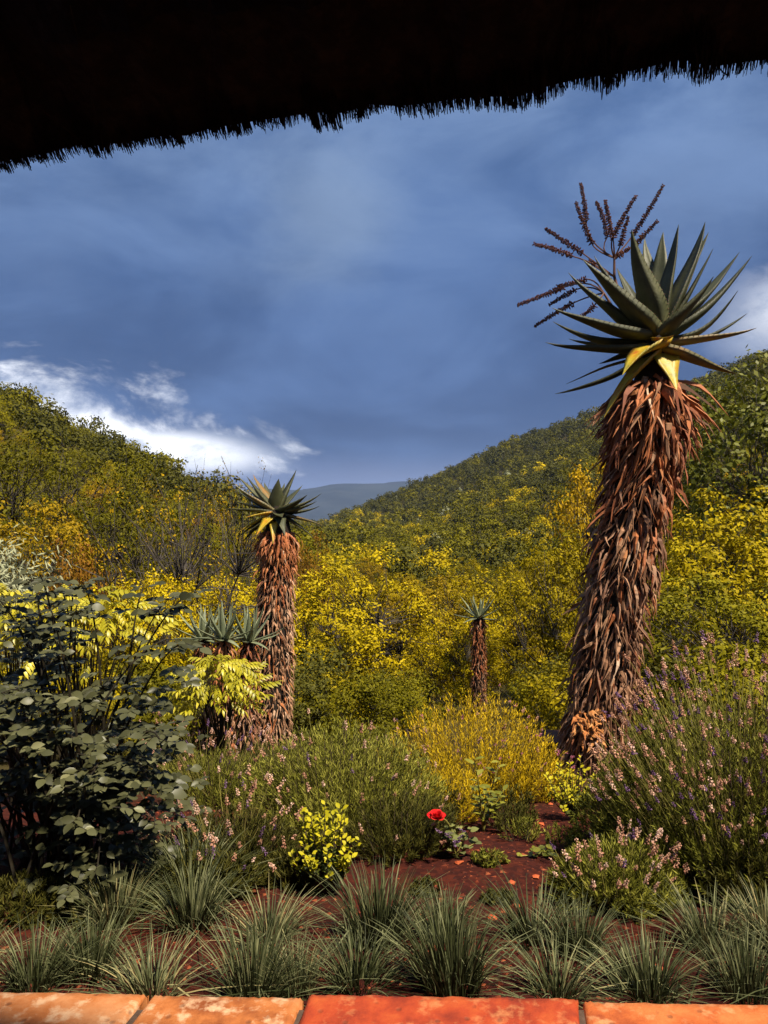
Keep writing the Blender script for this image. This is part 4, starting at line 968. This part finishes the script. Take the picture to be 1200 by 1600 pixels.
def pinnate_shrub(px, top_py, Y, wpx, n, label, seed, m, fl=0.12, pairs=4, spread=0.5):
    r = np.random.default_rng(seed); x = (px - 600) / F * Y; foot = np.array([x, Y, H(x, Y)]); top = EYE - (top_py - 800) / F * Y
    E = empty('pinnate_shrub', foot, label, 'shrub'); b = Bag(); LV = leaflet('l', 0.058, 0.022, None, 0.2, 4, 0.45)
    V, Fc = LV
    for s in range(pairs * 2 + 1):
        k = s // 2; sd = 1 if s % 2 else -1
        if s == pairs * 2: p = np.array([0, fl, -0.35 * fl]); d = Vector((0, 1, -0.5))
        else: f = (k + 1) / (pairs + 0.6); p = np.array([0, fl * f, -0.35 * fl * f * f]); d = Vector((sd * 0.9, 0.55, -0.45))
        mm = np.array(Matrix.Translation(p) @ frame(d) @ Matrix.Scale(1.0 - 0.25 * abs(k / pairs - 0.5), 4)); b.add(V @ mm[:3, :3].T + mm[:3, 3], Fc, r.random())
    tube(b, [(0, 0, 0), (0, fl * 0.5, -0.09 * fl), (0, fl, -0.35 * fl)], [0.002, 0.0015, 0.001], 3)
    me = b.mesh('pinnate_leaf', m, True); st = Bag(); W = wpx / F * Y
    for q in range(n):
        a = r.uniform(0, 6.28); rr = math.sqrt(r.random()); h = top - 0.05 - (rr ** 2) * 0.35 * (top - foot[2]) * spread - r.uniform(0, 0.20) * (r.random() < 0.6)
        p = np.array([foot[0] + math.cos(a) * rr * W * 0.5, foot[1] + math.sin(a) * rr * W * 0.4, h]); d = np.array([math.cos(a) + r.normal() * 0.4, math.sin(a) + r.normal() * 0.4, 0.15 + r.normal() * 0.35])
        ob('leaf', me, E, mtx=Matrix.Translation(Vector(p - foot)) @ frame(d) @ Matrix.Scale(r.uniform(0.7, 1.15), 4))
        if q % 4 == 0: tube(st, bez(np.zeros(3) + r.normal(0, 0.03, 3) * [1, 1, 0], np.array([(p - foot)[0] * 0.4, (p - foot)[1] * 0.4, (p - foot)[2] * 0.7]), p - foot, 6), np.linspace(0.006, 0.0015, 6), 4)
    ob('stem', st.mesh('pinnate_stems', M_CANE), E)
pinnate_shrub(345, 1018, 5.4, 125, 150, 'lime-yellow feathery-leaved shrub beneath the small aloe cluster', 3, M_LIME)
pinnate_shrub(25, 900, 4.4, 190, 120, 'lime-yellow feathery shrub glowing behind the rose bush shoots', 4, M_LIME)
pinnate_shrub(135, 905, 4.5, 230, 130, 'lime-yellow feathery shrub deep behind the middle of the rose bush', 6, M_LIME)
# silver shrub
sm = tree_meshes('silver_shrub', 91, 2.2, 0.75, 0.3, 46, 80, 0.10, M_SILVER, M_BARKP, 0.17, trunk_r=0.04, aspect=0.22, up=0.9)
T['silver'] = [sm]
hand('silver', 0, 8, 848, 7.2, 130, 'silvery willow-leaved shrub beside the rust-brown shrub', 'silver_shrub')

HEADV = {}
def head_mesh(m, seed, n=7, L_=0.032, w=0.0062):
    r = np.random.default_rng(seed); b = Bag()
    for k in range(n):
        f = k / (n - 1); a = k * 2.4; rr = w * (1.0 - 0.5 * f) * r.uniform(0.75, 1.2); p = np.array([math.cos(a) * rr * 0.8, math.sin(a) * rr * 0.8, L_ * f]); s = rr * 0.72
        o = np.array([[1, 0, 0], [0, 1, 0], [-1, 0, 0], [0, -1, 0], [0, 0, 1.3], [0, 0, -1]]) * s + r.normal(0, s * 0.2, (6, 3))
        b.add(p + o, [(0, 1, 4), (1, 2, 4), (2, 3, 4), (3, 0, 4), (1, 0, 5), (2, 1, 5), (3, 2, 5), (0, 3, 5)], r.random())
    return b.mesh('flower_head', m)
HB = [head_mesh(M_HEADB, k, 11 + k % 3, 0.024 + 0.008 * (k % 3), 0.0066) for k in range(5)]
HP = [head_mesh(M_HEADP, 20 + k, 11, 0.030, 0.0058) for k in range(3)]
HK = [head_mesh(M_HEADK, 30 + k, 5, 0.014, 0.0065) for k in range(3)]
def needle_bush(name, px, top_py, Y, wpx, label, seed, leafm, shoots, needles, nl=0.030, heads=0, head_h=0.18, head_mix=0.2, cat='lavender', pink=0, lean=(0, 0), dpt=0.8, low=0.35, stemcol=None, droop_side=0, nw=0.10, headpx=None, wob=0.0, group=None, more_heads=0):
    r = np.random.default_rng(seed); x = (px - 600) / F * Y; foot = np.array([x, Y, H(x, Y)]); W = wpx / F * Y * 0.5; Ht = EYE - (top_py - 800) / F * Y - foot[2]
    E = empty(name, foot, label, cat, group)
    tw = Bag(); VS = []; RN = []
    def tipd():
        a = r.uniform(0, 6.283); rr = math.sqrt(r.random()); return a, rr
    for k in range(shoots):
        a, rr = tipd(); h = Ht * (1 - (1 - low) * rr ** 2.4) * (r.uniform(0.80, 1.04) if k % 4 else r.uniform(0.3, 0.8))
        if k % 4 == 0: rr = 0.6 + 0.45 * rr
        tip = np.array([math.cos(a) * rr * W + lean[0] * h, math.sin(a) * rr * W * dpt + lean[1] * h, h])
        root = np.array([math.cos(a) * rr * W * 0.5, math.sin(a) * rr * W * dpt * 0.5, 0.0]); mid = np.array([tip[0] * 0.85, tip[1] * 0.85, tip[2] * 0.42]) + r.normal(0, wob + 0.01, 3)
        P = bez(root, mid, tip, 8)
        if k % 3 == 0: tube(tw, P, np.linspace(0.0035, 0.0012, 8), 3)
        f = 1 - r.uniform(0, 1, needles) ** 1.2 * 0.85; f = np.sort(f)
        p = np.stack([np.interp(f, np.linspace(0, 1, 8), P[:, c]) for c in range(3)], -1); dd = unit(P[-1] - P[-3]); ph = np.arange(needles) * 2.4 + r.uniform(0, 6)
        A = unit(np.cross(dd, [0.3, 0.8, 0.1])); B_ = np.cross(dd, A); o = np.cos(ph)[:, None] * A + np.sin(ph)[:, None] * B_
        ax = unit(o * 0.55 + dd * 0.85 + r.normal(0, 0.15, (needles, 3))); sd = unit(np.cross(ax, o)); L_ = nl * r.uniform(0.6, 1.2, needles)
        V, _ = quads_at(p, ax, sd, L_, L_ * nw * r.uniform(0.8, 1.4, needles)); VS.append(V); RN.append(np.clip(0.45 * r.random() + 0.55 * r.random(needles), 0, 1))
    V = np.concatenate(VS); ob('foliage', mesh_np('needle_foliage', V, np.arange(len(V)).reshape(-1, 4), leafm, False, np.concatenate(RN)), E, kind='stuff')
    extra = Bag()
    if heads:
        for k in range(heads + pink + more_heads):
            a, rr = tipd(); rr = rr ** 0.8; a = -abs(a - math.pi) if (k % 5) else a; h = (Ht * (1 - (1 - low) * rr ** 2.4)) * r.uniform(0.86, 1.0); hh = head_h * r.uniform(0.45, 1.25)
            base = np.array([math.cos(a) * rr * W * 0.8 + lean[0] * h, math.sin(a) * rr * W * dpt * 0.8 + lean[1] * h, h * 0.86]); d = unit(np.array([math.cos(a) * rr * 0.75 + lean[0], math.sin(a) * rr * 0.75 + lean[1], 1.0]) + r.normal(0, 0.12, 3))
            tip = base + d * (hh + h * 0.14); P = bez(base - d * 0.06, (base + tip) / 2 + r.normal(0, 0.008, 3), tip, 5); tube(tw, P, np.linspace(0.0014, 0.0008, 5), 3, r.random(), 1)
            if k >= heads + pink:
                src = HB[k % 5]; co = np.empty(len(src.vertices) * 3, np.float32); src.vertices.foreach_get('co', co); fc = np.empty(len(src.polygons) * 3, np.int32); src.polygons.foreach_get('vertices', fc)
                mm = np.array(Vector((0, 0, 1)).rotation_difference(Vector(d)).to_matrix()) * r.uniform(0.75, 1.3); extra.add(co.reshape(-1, 3) @ mm.T + tip, fc.reshape(-1, 3), r.random(), 0 if r.random() > head_mix else 1); continue
            me = HK[k % 3] if k >= heads else (HP[k % 3] if r.random() < head_mix else HB[k % 5])
            ob('flower_head', me, E, mtx=Matrix.Translation(Vector(tip)) @ Vector((0, 0, 1)).rotation_difference(Vector(d)).to_matrix().to_4x4() @ Matrix.Rotation(r.uniform(0, 6), 4, 'Z') @ Matrix.Scale(r.uniform(0.8, 1.4), 4))
    if extra.n: ob('flower_heads', extra.mesh('flower_heads', [M_HEADB, M_HEADP]), E, kind='stuff')
    ob('stems', tw.mesh('bush_stems', [M_TWIG, stemcol or M_STEM]), E)
    return E
needle_bush('lavender_bush', 1165, 1075, 3.15, 500, 'largest lavender bush crowded with spent pinkish and purple flower heads', 1, M_LAV, 1200, 56, 0.034, 300, 0.20, 0.22, low=0.3, nw=0.14, lean=(-0.05, -0.02), more_heads=330)
needle_bush('lavender_bush', 535, 1130, 3.75, 320, 'pale green lavender bush below the middle tree aloe with few dry heads', 2, M_ROSM, 950, 52, 0.032, 42, 0.07, 0.12, low=0.40, nw=0.11)
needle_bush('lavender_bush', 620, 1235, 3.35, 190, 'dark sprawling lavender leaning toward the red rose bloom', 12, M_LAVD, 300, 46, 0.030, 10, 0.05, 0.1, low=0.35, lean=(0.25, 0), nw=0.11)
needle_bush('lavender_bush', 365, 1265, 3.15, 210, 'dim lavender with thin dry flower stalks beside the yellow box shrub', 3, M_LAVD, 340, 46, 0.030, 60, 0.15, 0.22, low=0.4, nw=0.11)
needle_bush('lavender_bush', 335, 1175, 4.4, 190, 'tall wispy lavender in front of the small aloe cluster', 4, M_LAV, 300, 44, 0.032, 70, 0.20, 0.25, low=0.5, nw=0.11)
needle_bush('lavender_bush', 962, 1318, 2.78, 205, 'small rounded lavender with a fringe of spent pinkish heads', 5, M_LAV, 480, 46, 0.028, 60, 0.09, 0.12, low=0.35, nw=0.12)
needle_bush('lavender_bush', 985, 1195, 3.5, 120, 'little grey-green lavender tucked against the ochre step', 6, M_LAV, 150, 40, 0.028, 12, 0.07, 0.4, low=0.4, nw=0.12)
needle_bush('golden_shrub', 735, 1085, 4.7, 290, 'airy golden needle-leaved shrub dotted with pink blooms', 7, M_GOLDN, 600, 46, 0.030, 8, 0.08, 0.0, cat='shrub', pink=34, low=0.45, nw=0.13, wob=0.03)
needle_bush('golden_shrub', 825, 1165, 4.6, 150, 'smaller golden needle-leaved shrub between path and tall aloe', 8, M_GOLDN, 190, 40, 0.028, 6, 0.09, 0.0, cat='shrub', pink=14, low=0.45, nw=0.13, wob=0.02)
needle_bush('golden_shrub', 690, 1195, 4.05, 170, 'low orange-tinged shrub at the foot of the airy golden shrub', 9, M_GOLDN, 200, 40, 0.026, 10, 0.04, 0.0, cat='shrub', low=0.4, nw=0.16, wob=0.02)
needle_bush('green_herb', 800, 1255, 3.75, 90, 'small dark green herb at the edge of the red soil path', 10, M_LAVD, 70, 36, 0.026, cat='herb', low=0.5, nw=0.16)
needle_bush('green_herb', 815, 1275, 3.55, 60, 'tiny needle-leaved herb seedling on the red soil', 13, M_LAV, 30, 30, 0.022, cat='herb', low=0.5, nw=0.16)

def round_leaf_shrub(name, px, top_py, Y, wpx, n, label, seed, lsz, yellow_above, sprigs=20, dpt=0.8):
    r = np.random.default_rng(seed); x = (px - 600) / F * Y; foot = np.array([x, Y, H(x, Y)]); W = wpx / F * Y * 0.5; Ht = EYE - (top_py - 800) / F * Y - foot[2]
    E = empty(name, foot, label, 'shrub'); st = Bag(); V, Fc = leaflet('l', 1, 0.62, None, 0.25, 4, 0.1)
    MY = [mesh_np('box_leaf', V, Fc, M_BOX, True, np.full(len(Fc), q)) for q in (0.2, 0.5, 0.8)]; MG = [mesh_np('box_leaf', V, Fc, M_BOXD, True, np.full(len(Fc), q)) for q in (0.2, 0.5, 0.8)]
    its = []
    for k in range(sprigs):
        a = r.uniform(0, 6.283); rr = math.sqrt(r.random()); h = Ht * (1 - 0.30 * rr ** 2) * r.uniform(0.62, 1.0) if k % 3 else Ht * r.uniform(0.25, 0.6)
        tip = np.array([math.cos(a) * rr * W, math.sin(a) * rr * W * dpt, h]); P = bez(np.zeros(3), np.array([tip[0] * 0.7, tip[1] * 0.7, h * 0.45]), tip, 8); tube(st, P, np.linspace(0.004, 0.0012, 8), 3)
        for q in range(n // sprigs):
            f = 1 - 0.62 * q / (n // sprigs); p = np.array([np.interp(f, np.linspace(0, 1, 8), P[:, c]) for c in range(3)]); b = q * 1.57 + k + r.normal() * 0.3
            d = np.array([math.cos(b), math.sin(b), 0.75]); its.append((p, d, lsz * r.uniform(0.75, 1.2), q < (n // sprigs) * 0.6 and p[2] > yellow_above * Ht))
    its.sort(key=lambda q: q[0][1]); lb = Bag()
    for k, (p, d, s, yl) in enumerate(its):
        mt = Matrix.Translation(Vector(p)) @ frame(d, (0, -0.5, 1)) @ Matrix.Scale(s, 4)
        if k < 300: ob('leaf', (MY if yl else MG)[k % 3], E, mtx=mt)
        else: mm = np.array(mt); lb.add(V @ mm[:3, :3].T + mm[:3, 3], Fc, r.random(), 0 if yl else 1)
    if lb.n: ob('leaf_mass', lb.mesh('leaf_mass', [M_BOX, M_BOXD], True), E, kind='stuff')
    ob('stems', st.mesh('box_stems', M_TWIG), E)
round_leaf_shrub('box_shrub', 510, 1245, 2.85, 112, 720, 'small bright yellow round-leaved shrub behind the grass tufts', 51, 0.025, 0.2, 52)
round_leaf_shrub('box_shrub', 895, 1180, 3.95, 90, 560, 'small golden round-leaved shrub in front of the tall aloe foot', 52, 0.024, 0.1, 44)

def leafy_plant(name, px, top_py, Y, label, seed, n, lsz, m, cat, spread=0.08, stems=5, wdt=0.4):
    r = np.random.default_rng(seed); x = (px - 600) / F * Y; foot = np.array([x, Y, H(x, Y)]); Ht = EYE - (top_py - 800) / F * Y - foot[2]
    E = empty(name, foot, label, cat); st = Bag(); V, Fc = leaflet('l', 1, wdt, None, 0.2, 5, 0.25); me = [mesh_np('plant_leaf', V, Fc, m, True, np.full(len(Fc), q)) for q in (0.15, 0.5, 0.85)]
    for k in range(stems):
        tip = np.array([r.normal() * spread, r.normal() * spread * 0.7, Ht * (1 if k == 0 else r.uniform(0.45, 0.9))]); P = bez(np.zeros(3), tip * [0.3, 0.3, 0.5], tip, 7); tube(st, P, np.linspace(0.005, 0.0018, 7), 4)
        for q in range(n // stems):
            f = 1 - 0.75 * q / (n // stems); p = np.array([np.interp(f, np.linspace(0, 1, 7), P[:, c]) for c in range(3)]); b = q * 2.4 + k
            ob('leaf', me[(q + k) % 3], E, mtx=Matrix.Translation(Vector(p)) @ frame((math.cos(b), math.sin(b), 0.45), (0, -0.4, 1)) @ Matrix.Scale(lsz * r.uniform(0.6, 1.15), 4))
    ob('stem', st.mesh('plant_stems', M_STEM), E); return E, foot, Ht
M_SALV = leaf_mat('broad_green_leaf', [(0.08, 0.09, 0.008), (0.17, 0.17, 0.012), (0.32, 0.29, 0.03)], rough=0.4, transl=0.25, obj=0.6, spec=0.5)
leafy_plant('leafy_herb', 755, 1180, 3.75, 'upright broad-leaved green herb between golden shrub and soil path', 61, 60, 0.062, M_SALV, 'herb', 0.09, 6, 0.33)
leafy_plant('leafy_herb', 850, 1320, 3.3, 'small round-leaved seedling on the bare red soil', 62, 26, 0.036, M_SALV, 'herb', 0.06, 5, 0.7)
leafy_plant('leafy_herb', 1050, 1400, 2.75, 'dim leafy sprig under the largest lavender bush', 63, 30, 0.04, M_BOXD, 'herb', 0.1, 5, 0.3)
def red_rose():
    M_PETAL = leaf_mat('rose_petal', [(0.55, 0.008, 0.012), (0.70, 0.018, 0.020), (0.80, 0.05, 0.04)], rough=0.5, transl=0.2, obj=0.4)
    E, foot, Ht = leafy_plant('rose_plant', 712, 1290, 3.25, 'young rose plant carrying one open bright red bloom', 64, 44, 0.042, leaf_mat('young_rose_leaf', [(0.07, 0.08, 0.03), (0.14, 0.15, 0.05), (0.34, 0.32, 0.09)], rough=0.4, transl=0.2, obj=0.6), 'rose', 0.055, 6, 0.68)
    c = np.array(PX(683, 1279, 3.2)) - foot; b = Bag(); tube(b, bez(np.array([0.0, 0, 0.05]), np.array([-0.03, 0, 0.2]), c - [0, 0, 0.01], 8), np.linspace(0.004, 0.0025, 8), 5); FS = ob('flower_stem', b.mesh('rose_stem', M_STEM), E)
    r = np.random.default_rng(6); n = 5; t = np.linspace(0, 1, n); pm = []
    for q in range(3):
        V = []
        for k in range(n):
            w = 0.5 * math.sin(math.pi * (0.12 + 0.72 * t[k])) ** 0.7
            for a in (-1, -0.5, 0, 0.5, 1): V.append((a * w, t[k] * (1 - 0.12 * a * a), 0.35 * (a * w) ** 2 * 2 + 0.35 * t[k] ** 2 - (0.25 + 0.1 * q) * max(0, t[k] - 0.65) * 1.5))
        i = np.arange(n - 1)[:, None] * 5 + np.arange(4)[None]; pm.append(mesh_np('rose_petal', V, np.stack([i, i + 1, i + 6, i + 5], -1).reshape(-1, 4), M_PETAL, True, np.full(16, 0.15 + 0.35 * q)))
    for ringi, (cnt, el, s) in enumerate(((8, 2, 0.042), (7, 30, 0.040), (6, 52, 0.036), (5, 70, 0.030), (4, 84, 0.024))):
        for k in range(cnt):
            a = (k + 0.5 * ringi) / cnt * 6.283 + r.normal() * 0.12; e_ = math.radians(el + r.normal() * 6); d = (math.cos(a) * math.cos(e_), math.sin(a) * math.cos(e_) - 0.25, math.sin(e_))
            ob('petal', pm[(k + ringi) % 3], FS, mtx=Matrix.Translation(Vector(c)) @ frame(d, (0, -0.3, 1)) @ Matrix.Scale(s * r.uniform(0.9, 1.1), 4))
    for k in range(7):
        ob('purple_floret', HP[k % 3], E, mtx=Matrix.Translation(np.array(PX(712 + r.normal() * 9, 1308 + r.normal() * 8, 3.17)) - foot) @ Matrix.Rotation(r.uniform(-1.4, 1.4), 4, 'Y'))
red_rose()
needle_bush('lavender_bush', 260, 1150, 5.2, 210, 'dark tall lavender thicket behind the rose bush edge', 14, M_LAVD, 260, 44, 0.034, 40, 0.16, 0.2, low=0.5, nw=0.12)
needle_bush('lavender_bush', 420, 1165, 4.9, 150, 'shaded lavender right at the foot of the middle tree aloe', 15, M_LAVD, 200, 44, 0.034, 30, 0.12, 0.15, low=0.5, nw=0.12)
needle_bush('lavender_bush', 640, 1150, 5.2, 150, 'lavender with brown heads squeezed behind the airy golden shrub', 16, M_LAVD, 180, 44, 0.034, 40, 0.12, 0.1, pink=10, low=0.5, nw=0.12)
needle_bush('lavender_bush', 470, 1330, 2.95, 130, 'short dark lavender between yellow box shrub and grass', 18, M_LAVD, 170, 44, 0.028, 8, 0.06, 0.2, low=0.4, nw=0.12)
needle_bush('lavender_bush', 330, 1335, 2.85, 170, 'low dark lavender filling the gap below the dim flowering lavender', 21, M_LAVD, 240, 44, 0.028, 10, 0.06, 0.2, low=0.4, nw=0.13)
needle_bush('lavender_bush', 165, 1385, 2.72, 200, 'shade-darkened groundcover bush under the hanging rose sprays', 22, M_LAVD, 240, 44, 0.028, low=0.4, nw=0.13)
needle_bush('lavender_bush', 30, 1380, 2.72, 200, 'shade-darkened groundcover bush beneath the thickest part of the rose bush', 23, M_LAVD, 240, 44, 0.028, low=0.4, nw=0.13)
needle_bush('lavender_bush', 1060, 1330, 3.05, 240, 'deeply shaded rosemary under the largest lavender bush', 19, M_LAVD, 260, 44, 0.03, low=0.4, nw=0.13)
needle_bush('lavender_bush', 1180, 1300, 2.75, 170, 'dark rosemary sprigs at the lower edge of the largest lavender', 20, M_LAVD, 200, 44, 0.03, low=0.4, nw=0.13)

for _k, (_px, _py, _Y, _w, _lab) in enumerate(((700, 1225, 3.9, 60, 'tiny green herb just behind the red rose bloom'), (880, 1290, 3.4, 70, 'small wispy herb beside the small rounded lavender'), (665, 1375, 2.85, 50, 'tiny herb seedling between grass tuft and young rose plant'),
        (765, 1330, 3.15, 55, 'tiny herb seedling in the middle of the red soil path'), (800, 1225, 4.0, 80, 'small olive herb at the back of the red soil path'), (930, 1235, 3.6, 80, 'small olive herb below the golden round-leaved shrub'), (780, 1395, 2.75, 50, 'tiny herb seedling near the grass at the path edge'))):
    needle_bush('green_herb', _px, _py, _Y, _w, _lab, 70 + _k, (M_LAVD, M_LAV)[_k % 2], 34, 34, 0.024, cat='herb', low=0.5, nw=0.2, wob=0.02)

# grass tufts
def tuft_mesh(seed, n=130, Ht=0.19, spread=0.15):
    r = np.random.default_rng(seed); b = Bag(); ns = 6; t = np.linspace(0, 1, ns)
    for k in range(n):
        a = r.uniform(0, 6.283); rr = math.sqrt(r.random()); root = np.array([math.cos(a), math.sin(a), 0]) * rr * 0.075; h = Ht * r.uniform(0.55, 1.08); out = spread * rr * r.uniform(0.4, 1.35)
        if r.random() < 0.12: out *= r.uniform(1.5, 2.4); h *= r.uniform(0.35, 0.8)
        d = np.array([math.cos(a + r.normal() * 0.35), math.sin(a + r.normal() * 0.35), 0]); P = root + np.outer(t * 0.35 + 0.65 * t ** 2.2, d) * out + np.outer(t - 0.16 * t ** 3 * (out / spread), [0, 0, 1]) * h
        if r.random() < 0.10: kk = int(r.integers(2, 5)); P[kk:] = P[kk] + (P[kk:] - P[kk]) * [1.3, 1.3, -0.5]; P[:, 2] = np.maximum(P[:, 2], 0.004)
        w = r.uniform(0.0015, 0.0031) * (1 - t ** 2.5) + 0.0003; sd = unit(np.cross(d, [0, 0, 1]) + r.normal(0, 0.5, 3) * [1, 1, 0]); nr = np.cross(sd, [0, 0, 1.0])
        V = np.stack([P - sd * w[:, None], P + nr * w[:, None] * 0.45, P + sd * w[:, None]], 1).reshape(-1, 3)
        i = np.arange(ns - 1)[:, None] * 3 + np.arange(2)[None]; b.add(V, np.stack([i, i + 1, i + 4, i + 3], -1).reshape(-1, 4), r.random())
    return b.mesh('grass_blades', M_BLADE)
TUFT = [tuft_mesh(k, (300, 240, 340, 200, 280)[k], 0.19 * (1, 0.9, 1.08, 0.85, 1.0)[k], 0.15 * (1, 1.25, 0.85, 1.3, 1.1)[k]) for k in range(5)]
def tufts():
    G1 = 'grey-green grass tufts along the coping'
    for i, (px, Y, s) in enumerate(((55, 2.14, 0.82), (-60, 2.2, 0.8), (140, 2.22, 0.85), (235, 2.12, 0.92), (395, 2.10, 1.0), (462, 2.14, 0.75), (560, 2.14, 0.88), (705, 2.12, 1.06), (872, 2.10, 0.86), (1012, 2.12, 0.96), (1165, 2.12, 0.92), (1270, 2.2, 0.9))):
        x = (px - 600) / F * Y; e = empty('grass_tuft', (x, Y, H(x, Y) - 0.01), ('large ' if s > 0.95 else 'small ' if s < 0.84 else '') + 'grey-green grass tuft in the front row against the ' + ('pale orange' if px < 479 else 'red' if px < 906 else 'orange') + ' coping slab' + ('s' if px < 479 else ''), 'grass tuft', G1); e.rotation_euler = (0.10 * math.sin(i * 2.3), 0.12 * math.cos(i * 1.7), i * 1.3); ob('blades', TUFT[i % 5], e, kind='stuff').scale = (s * (1 + 0.2 * math.sin(i * 3.1)), s * (1 + 0.15 * math.cos(i * 2.2)), s * (1 + 0.14 * math.sin(i * 1.9)))
    G2 = 'grey-green grass tufts in the second row'
    for i, (px, Y, s) in enumerate(((590, 2.42, 1.12), (835, 2.44, 1.0), (300, 2.55, 1.0), (905, 2.38, 0.85), (1110, 2.40, 1.0), (180, 2.6, 0.9), (420, 2.45, 0.9), (1200, 2.4, 0.9), (690, 2.45, 0.8))):
        x = (px - 600) / F * Y; e = empty('grass_tuft', (x, Y, H(x, Y) - 0.01), ('large ' if s > 0.95 else '') + 'grey-green grass tuft behind the front row, ' + ('near the rose bush' if px < 320 else 'below the yellow box shrub' if px < 620 else 'at the red soil path' if px < 860 else 'below the largest lavender bush'), 'grass tuft', G2); e.rotation_euler.z = i * 2.1; ob('blades', TUFT[(i + 2) % 5], e, kind='stuff').scale = (s, s, s)
    G3 = 'shaded grass tufts beside the rose bush'
    for i, (px, Y, s) in enumerate(((275, 3.15, 1.0), (300, 2.85, 1.05), (225, 2.8, 0.9))):
        x = (px - 600) / F * Y; e = empty('grass_tuft', (x, Y, H(x, Y) - 0.01), 'shaded arching grass tuft between rose bush and dim lavender', 'grass tuft', G3); e.rotation_euler.z = i * 2.7; ob('blades', TUFT[(i + 1) % 5], e, kind='stuff').scale = (s * 1.25, s * 1.25, s)
tufts()

# soil chips, stones, the ochre step with its brick edging
M_CHIP = leaf_mat('soil_chip', [(0.020, 0.006, 0.004), (0.07, 0.014, 0.006), (0.15, 0.028, 0.009), (0.27, 0.07, 0.025)], rough=0.85, transl=0, obj=0.0, spec=0.2)
M_STONE = noise_mat('red_stone', [(0.22, 0.035, 0.012), (0.40, 0.075, 0.02), (0.46, 0.14, 0.05)], 30, 0.85, 0.4, 80, obj=0.3)
def chips():
    r = np.random.default_rng(12); n = 15000; x = r.uniform(-1.8, 2.0, n); y = 1.95 + 4.0 * r.random(n) ** 1.2; z = height(x, y); b = Bag()
    s = np.minimum(r.exponential(0.0038, n), 0.013) + 0.0025; base = np.array([[1, 0.2, 0], [-0.5, 0.9, 0], [-0.6, -0.8, 0], [0.1, 0.1, 0.45]])
    a = r.uniform(0, 6.28, n); c, sn = np.cos(a), np.sin(a); V = np.empty((n, 4, 3)); q = base[None] * s[:, None, None] * r.uniform(0.6, 1.5, (n, 4, 1))
    V[..., 0] = q[..., 0] * c[:, None] - q[..., 1] * sn[:, None] + x[:, None]; V[..., 1] = q[..., 0] * sn[:, None] + q[..., 1] * c[:, None] + y[:, None]; V[..., 2] = q[..., 2] + z[:, None] - 0.001
    i = np.arange(n)[:, None] * 4; b.add(V.reshape(-1, 3), np.concatenate([i + np.array([0, 1, 3]), i + np.array([1, 2, 3]), i + np.array([2, 0, 3])]), np.tile(r.random(n), 3))
    tag(ob('soil_chips', b.mesh('soil_chips', M_CHIP)), 'loose red chips and bits of bark on the garden soil', 'gravel', kind='stuff')
    for k, (px, py) in enumerate(((718, 1352), (860, 1258), (845, 1290), (800, 1385), (808, 1420), (770, 1440), (690, 1410), (838, 1375), (660, 1380), (785, 1350), (870, 1240), (780, 1405))):
        p = ground_at(px, py); s0 = 0.012 + 0.010 * r.random() + (0.008 if k == 0 else 0); vv = rdir(14, 0, r) * [1, 0.8, 0.5]
        import bmesh
        bm = bmesh.new(); [bm.verts.new(v * s0) for v in vv]; bmesh.ops.convex_hull(bm, input=bm.verts); me = bpy.data.meshes.new('red_stone'); bm.to_mesh(me); bm.free(); me.materials.append(M_STONE)
        o = ob('red_stone', me, loc=p + Vector((0, 0, s0 * 0.25))); tag(o, 'small rough red stone lying on the bare red soil', 'stone', 'red stones on the soil path')
chips()
def ochre_step():
    Y = 5.78; x0 = (835 - 600) / F * Y; x1 = (990 - 600) / F * Y; zt = EYE - (1158 - 800) / F * Y; zb = EYE - (1206 - 800) / F * Y
    E = empty('garden_step', ((x0 + x1) / 2, Y, zb), 'low ochre-yellow step edged with red bricks at the tall aloe foot', 'step')
    w = (x1 - x0) / 2; b = Bag(); box(b, -w, w, 0, 0.30, -0.25, (zt - zb) * 0.8)
    ob('riser', b.mesh('step_riser', noise_mat('ochre_paint', [(0.40, 0.26, 0.012), (0.55, 0.38, 0.02), (0.60, 0.42, 0.04)], 8, 0.85, 0.3, 60)), E)
    b = Bag(); box(b, -w - 0.02, w + 0.02, 0.004, 0.34, (zt - zb) * 0.8 + 0.002, (zt - zb) * 0.8 + 0.035)
    ob('tread', b.mesh('step_tread', noise_mat('dark_brick', [(0.06, 0.02, 0.012), (0.12, 0.04, 0.02)], 12, 0.85, 0.4, 60)), E)
    b = Bag(); box(b, -0.095, 0.095, -0.05, 0.05, -0.12, 0.0); me = b.mesh('brick', noise_mat('red_brick', [(0.30, 0.045, 0.012), (0.44, 0.085, 0.02)], 20, 0.85, 0.5, 70, obj=0.4))
    for k in range(4): ob('brick', me, E, loc=(-w + 0.11 + k * 0.205, -0.10 + 0.006 * (k % 2), -0.004 * (k % 3)))
ochre_step()

def haze():
    b = Bag(); box(b, -9800, 9800, -300, 9600, -130, 260)
    m = bpy.data.materials.new('haze_air'); m.use_nodes = True; N = m.node_tree.nodes; L = m.node_tree.links; N.clear()
    v = N.new('ShaderNodeVolumePrincipled'); v.inputs['Color'].default_value = (0.42, 0.60, 1.0, 1); v.inputs['Density'].default_value = 0.00012; v.inputs['Anisotropy'].default_value = 0.2
    o = N.new('ShaderNodeOutputMaterial'); L.new(v.outputs[0], o.inputs['Volume'])
    tag(ob('haze', b.mesh('haze', m)), kind='stuff')
haze()
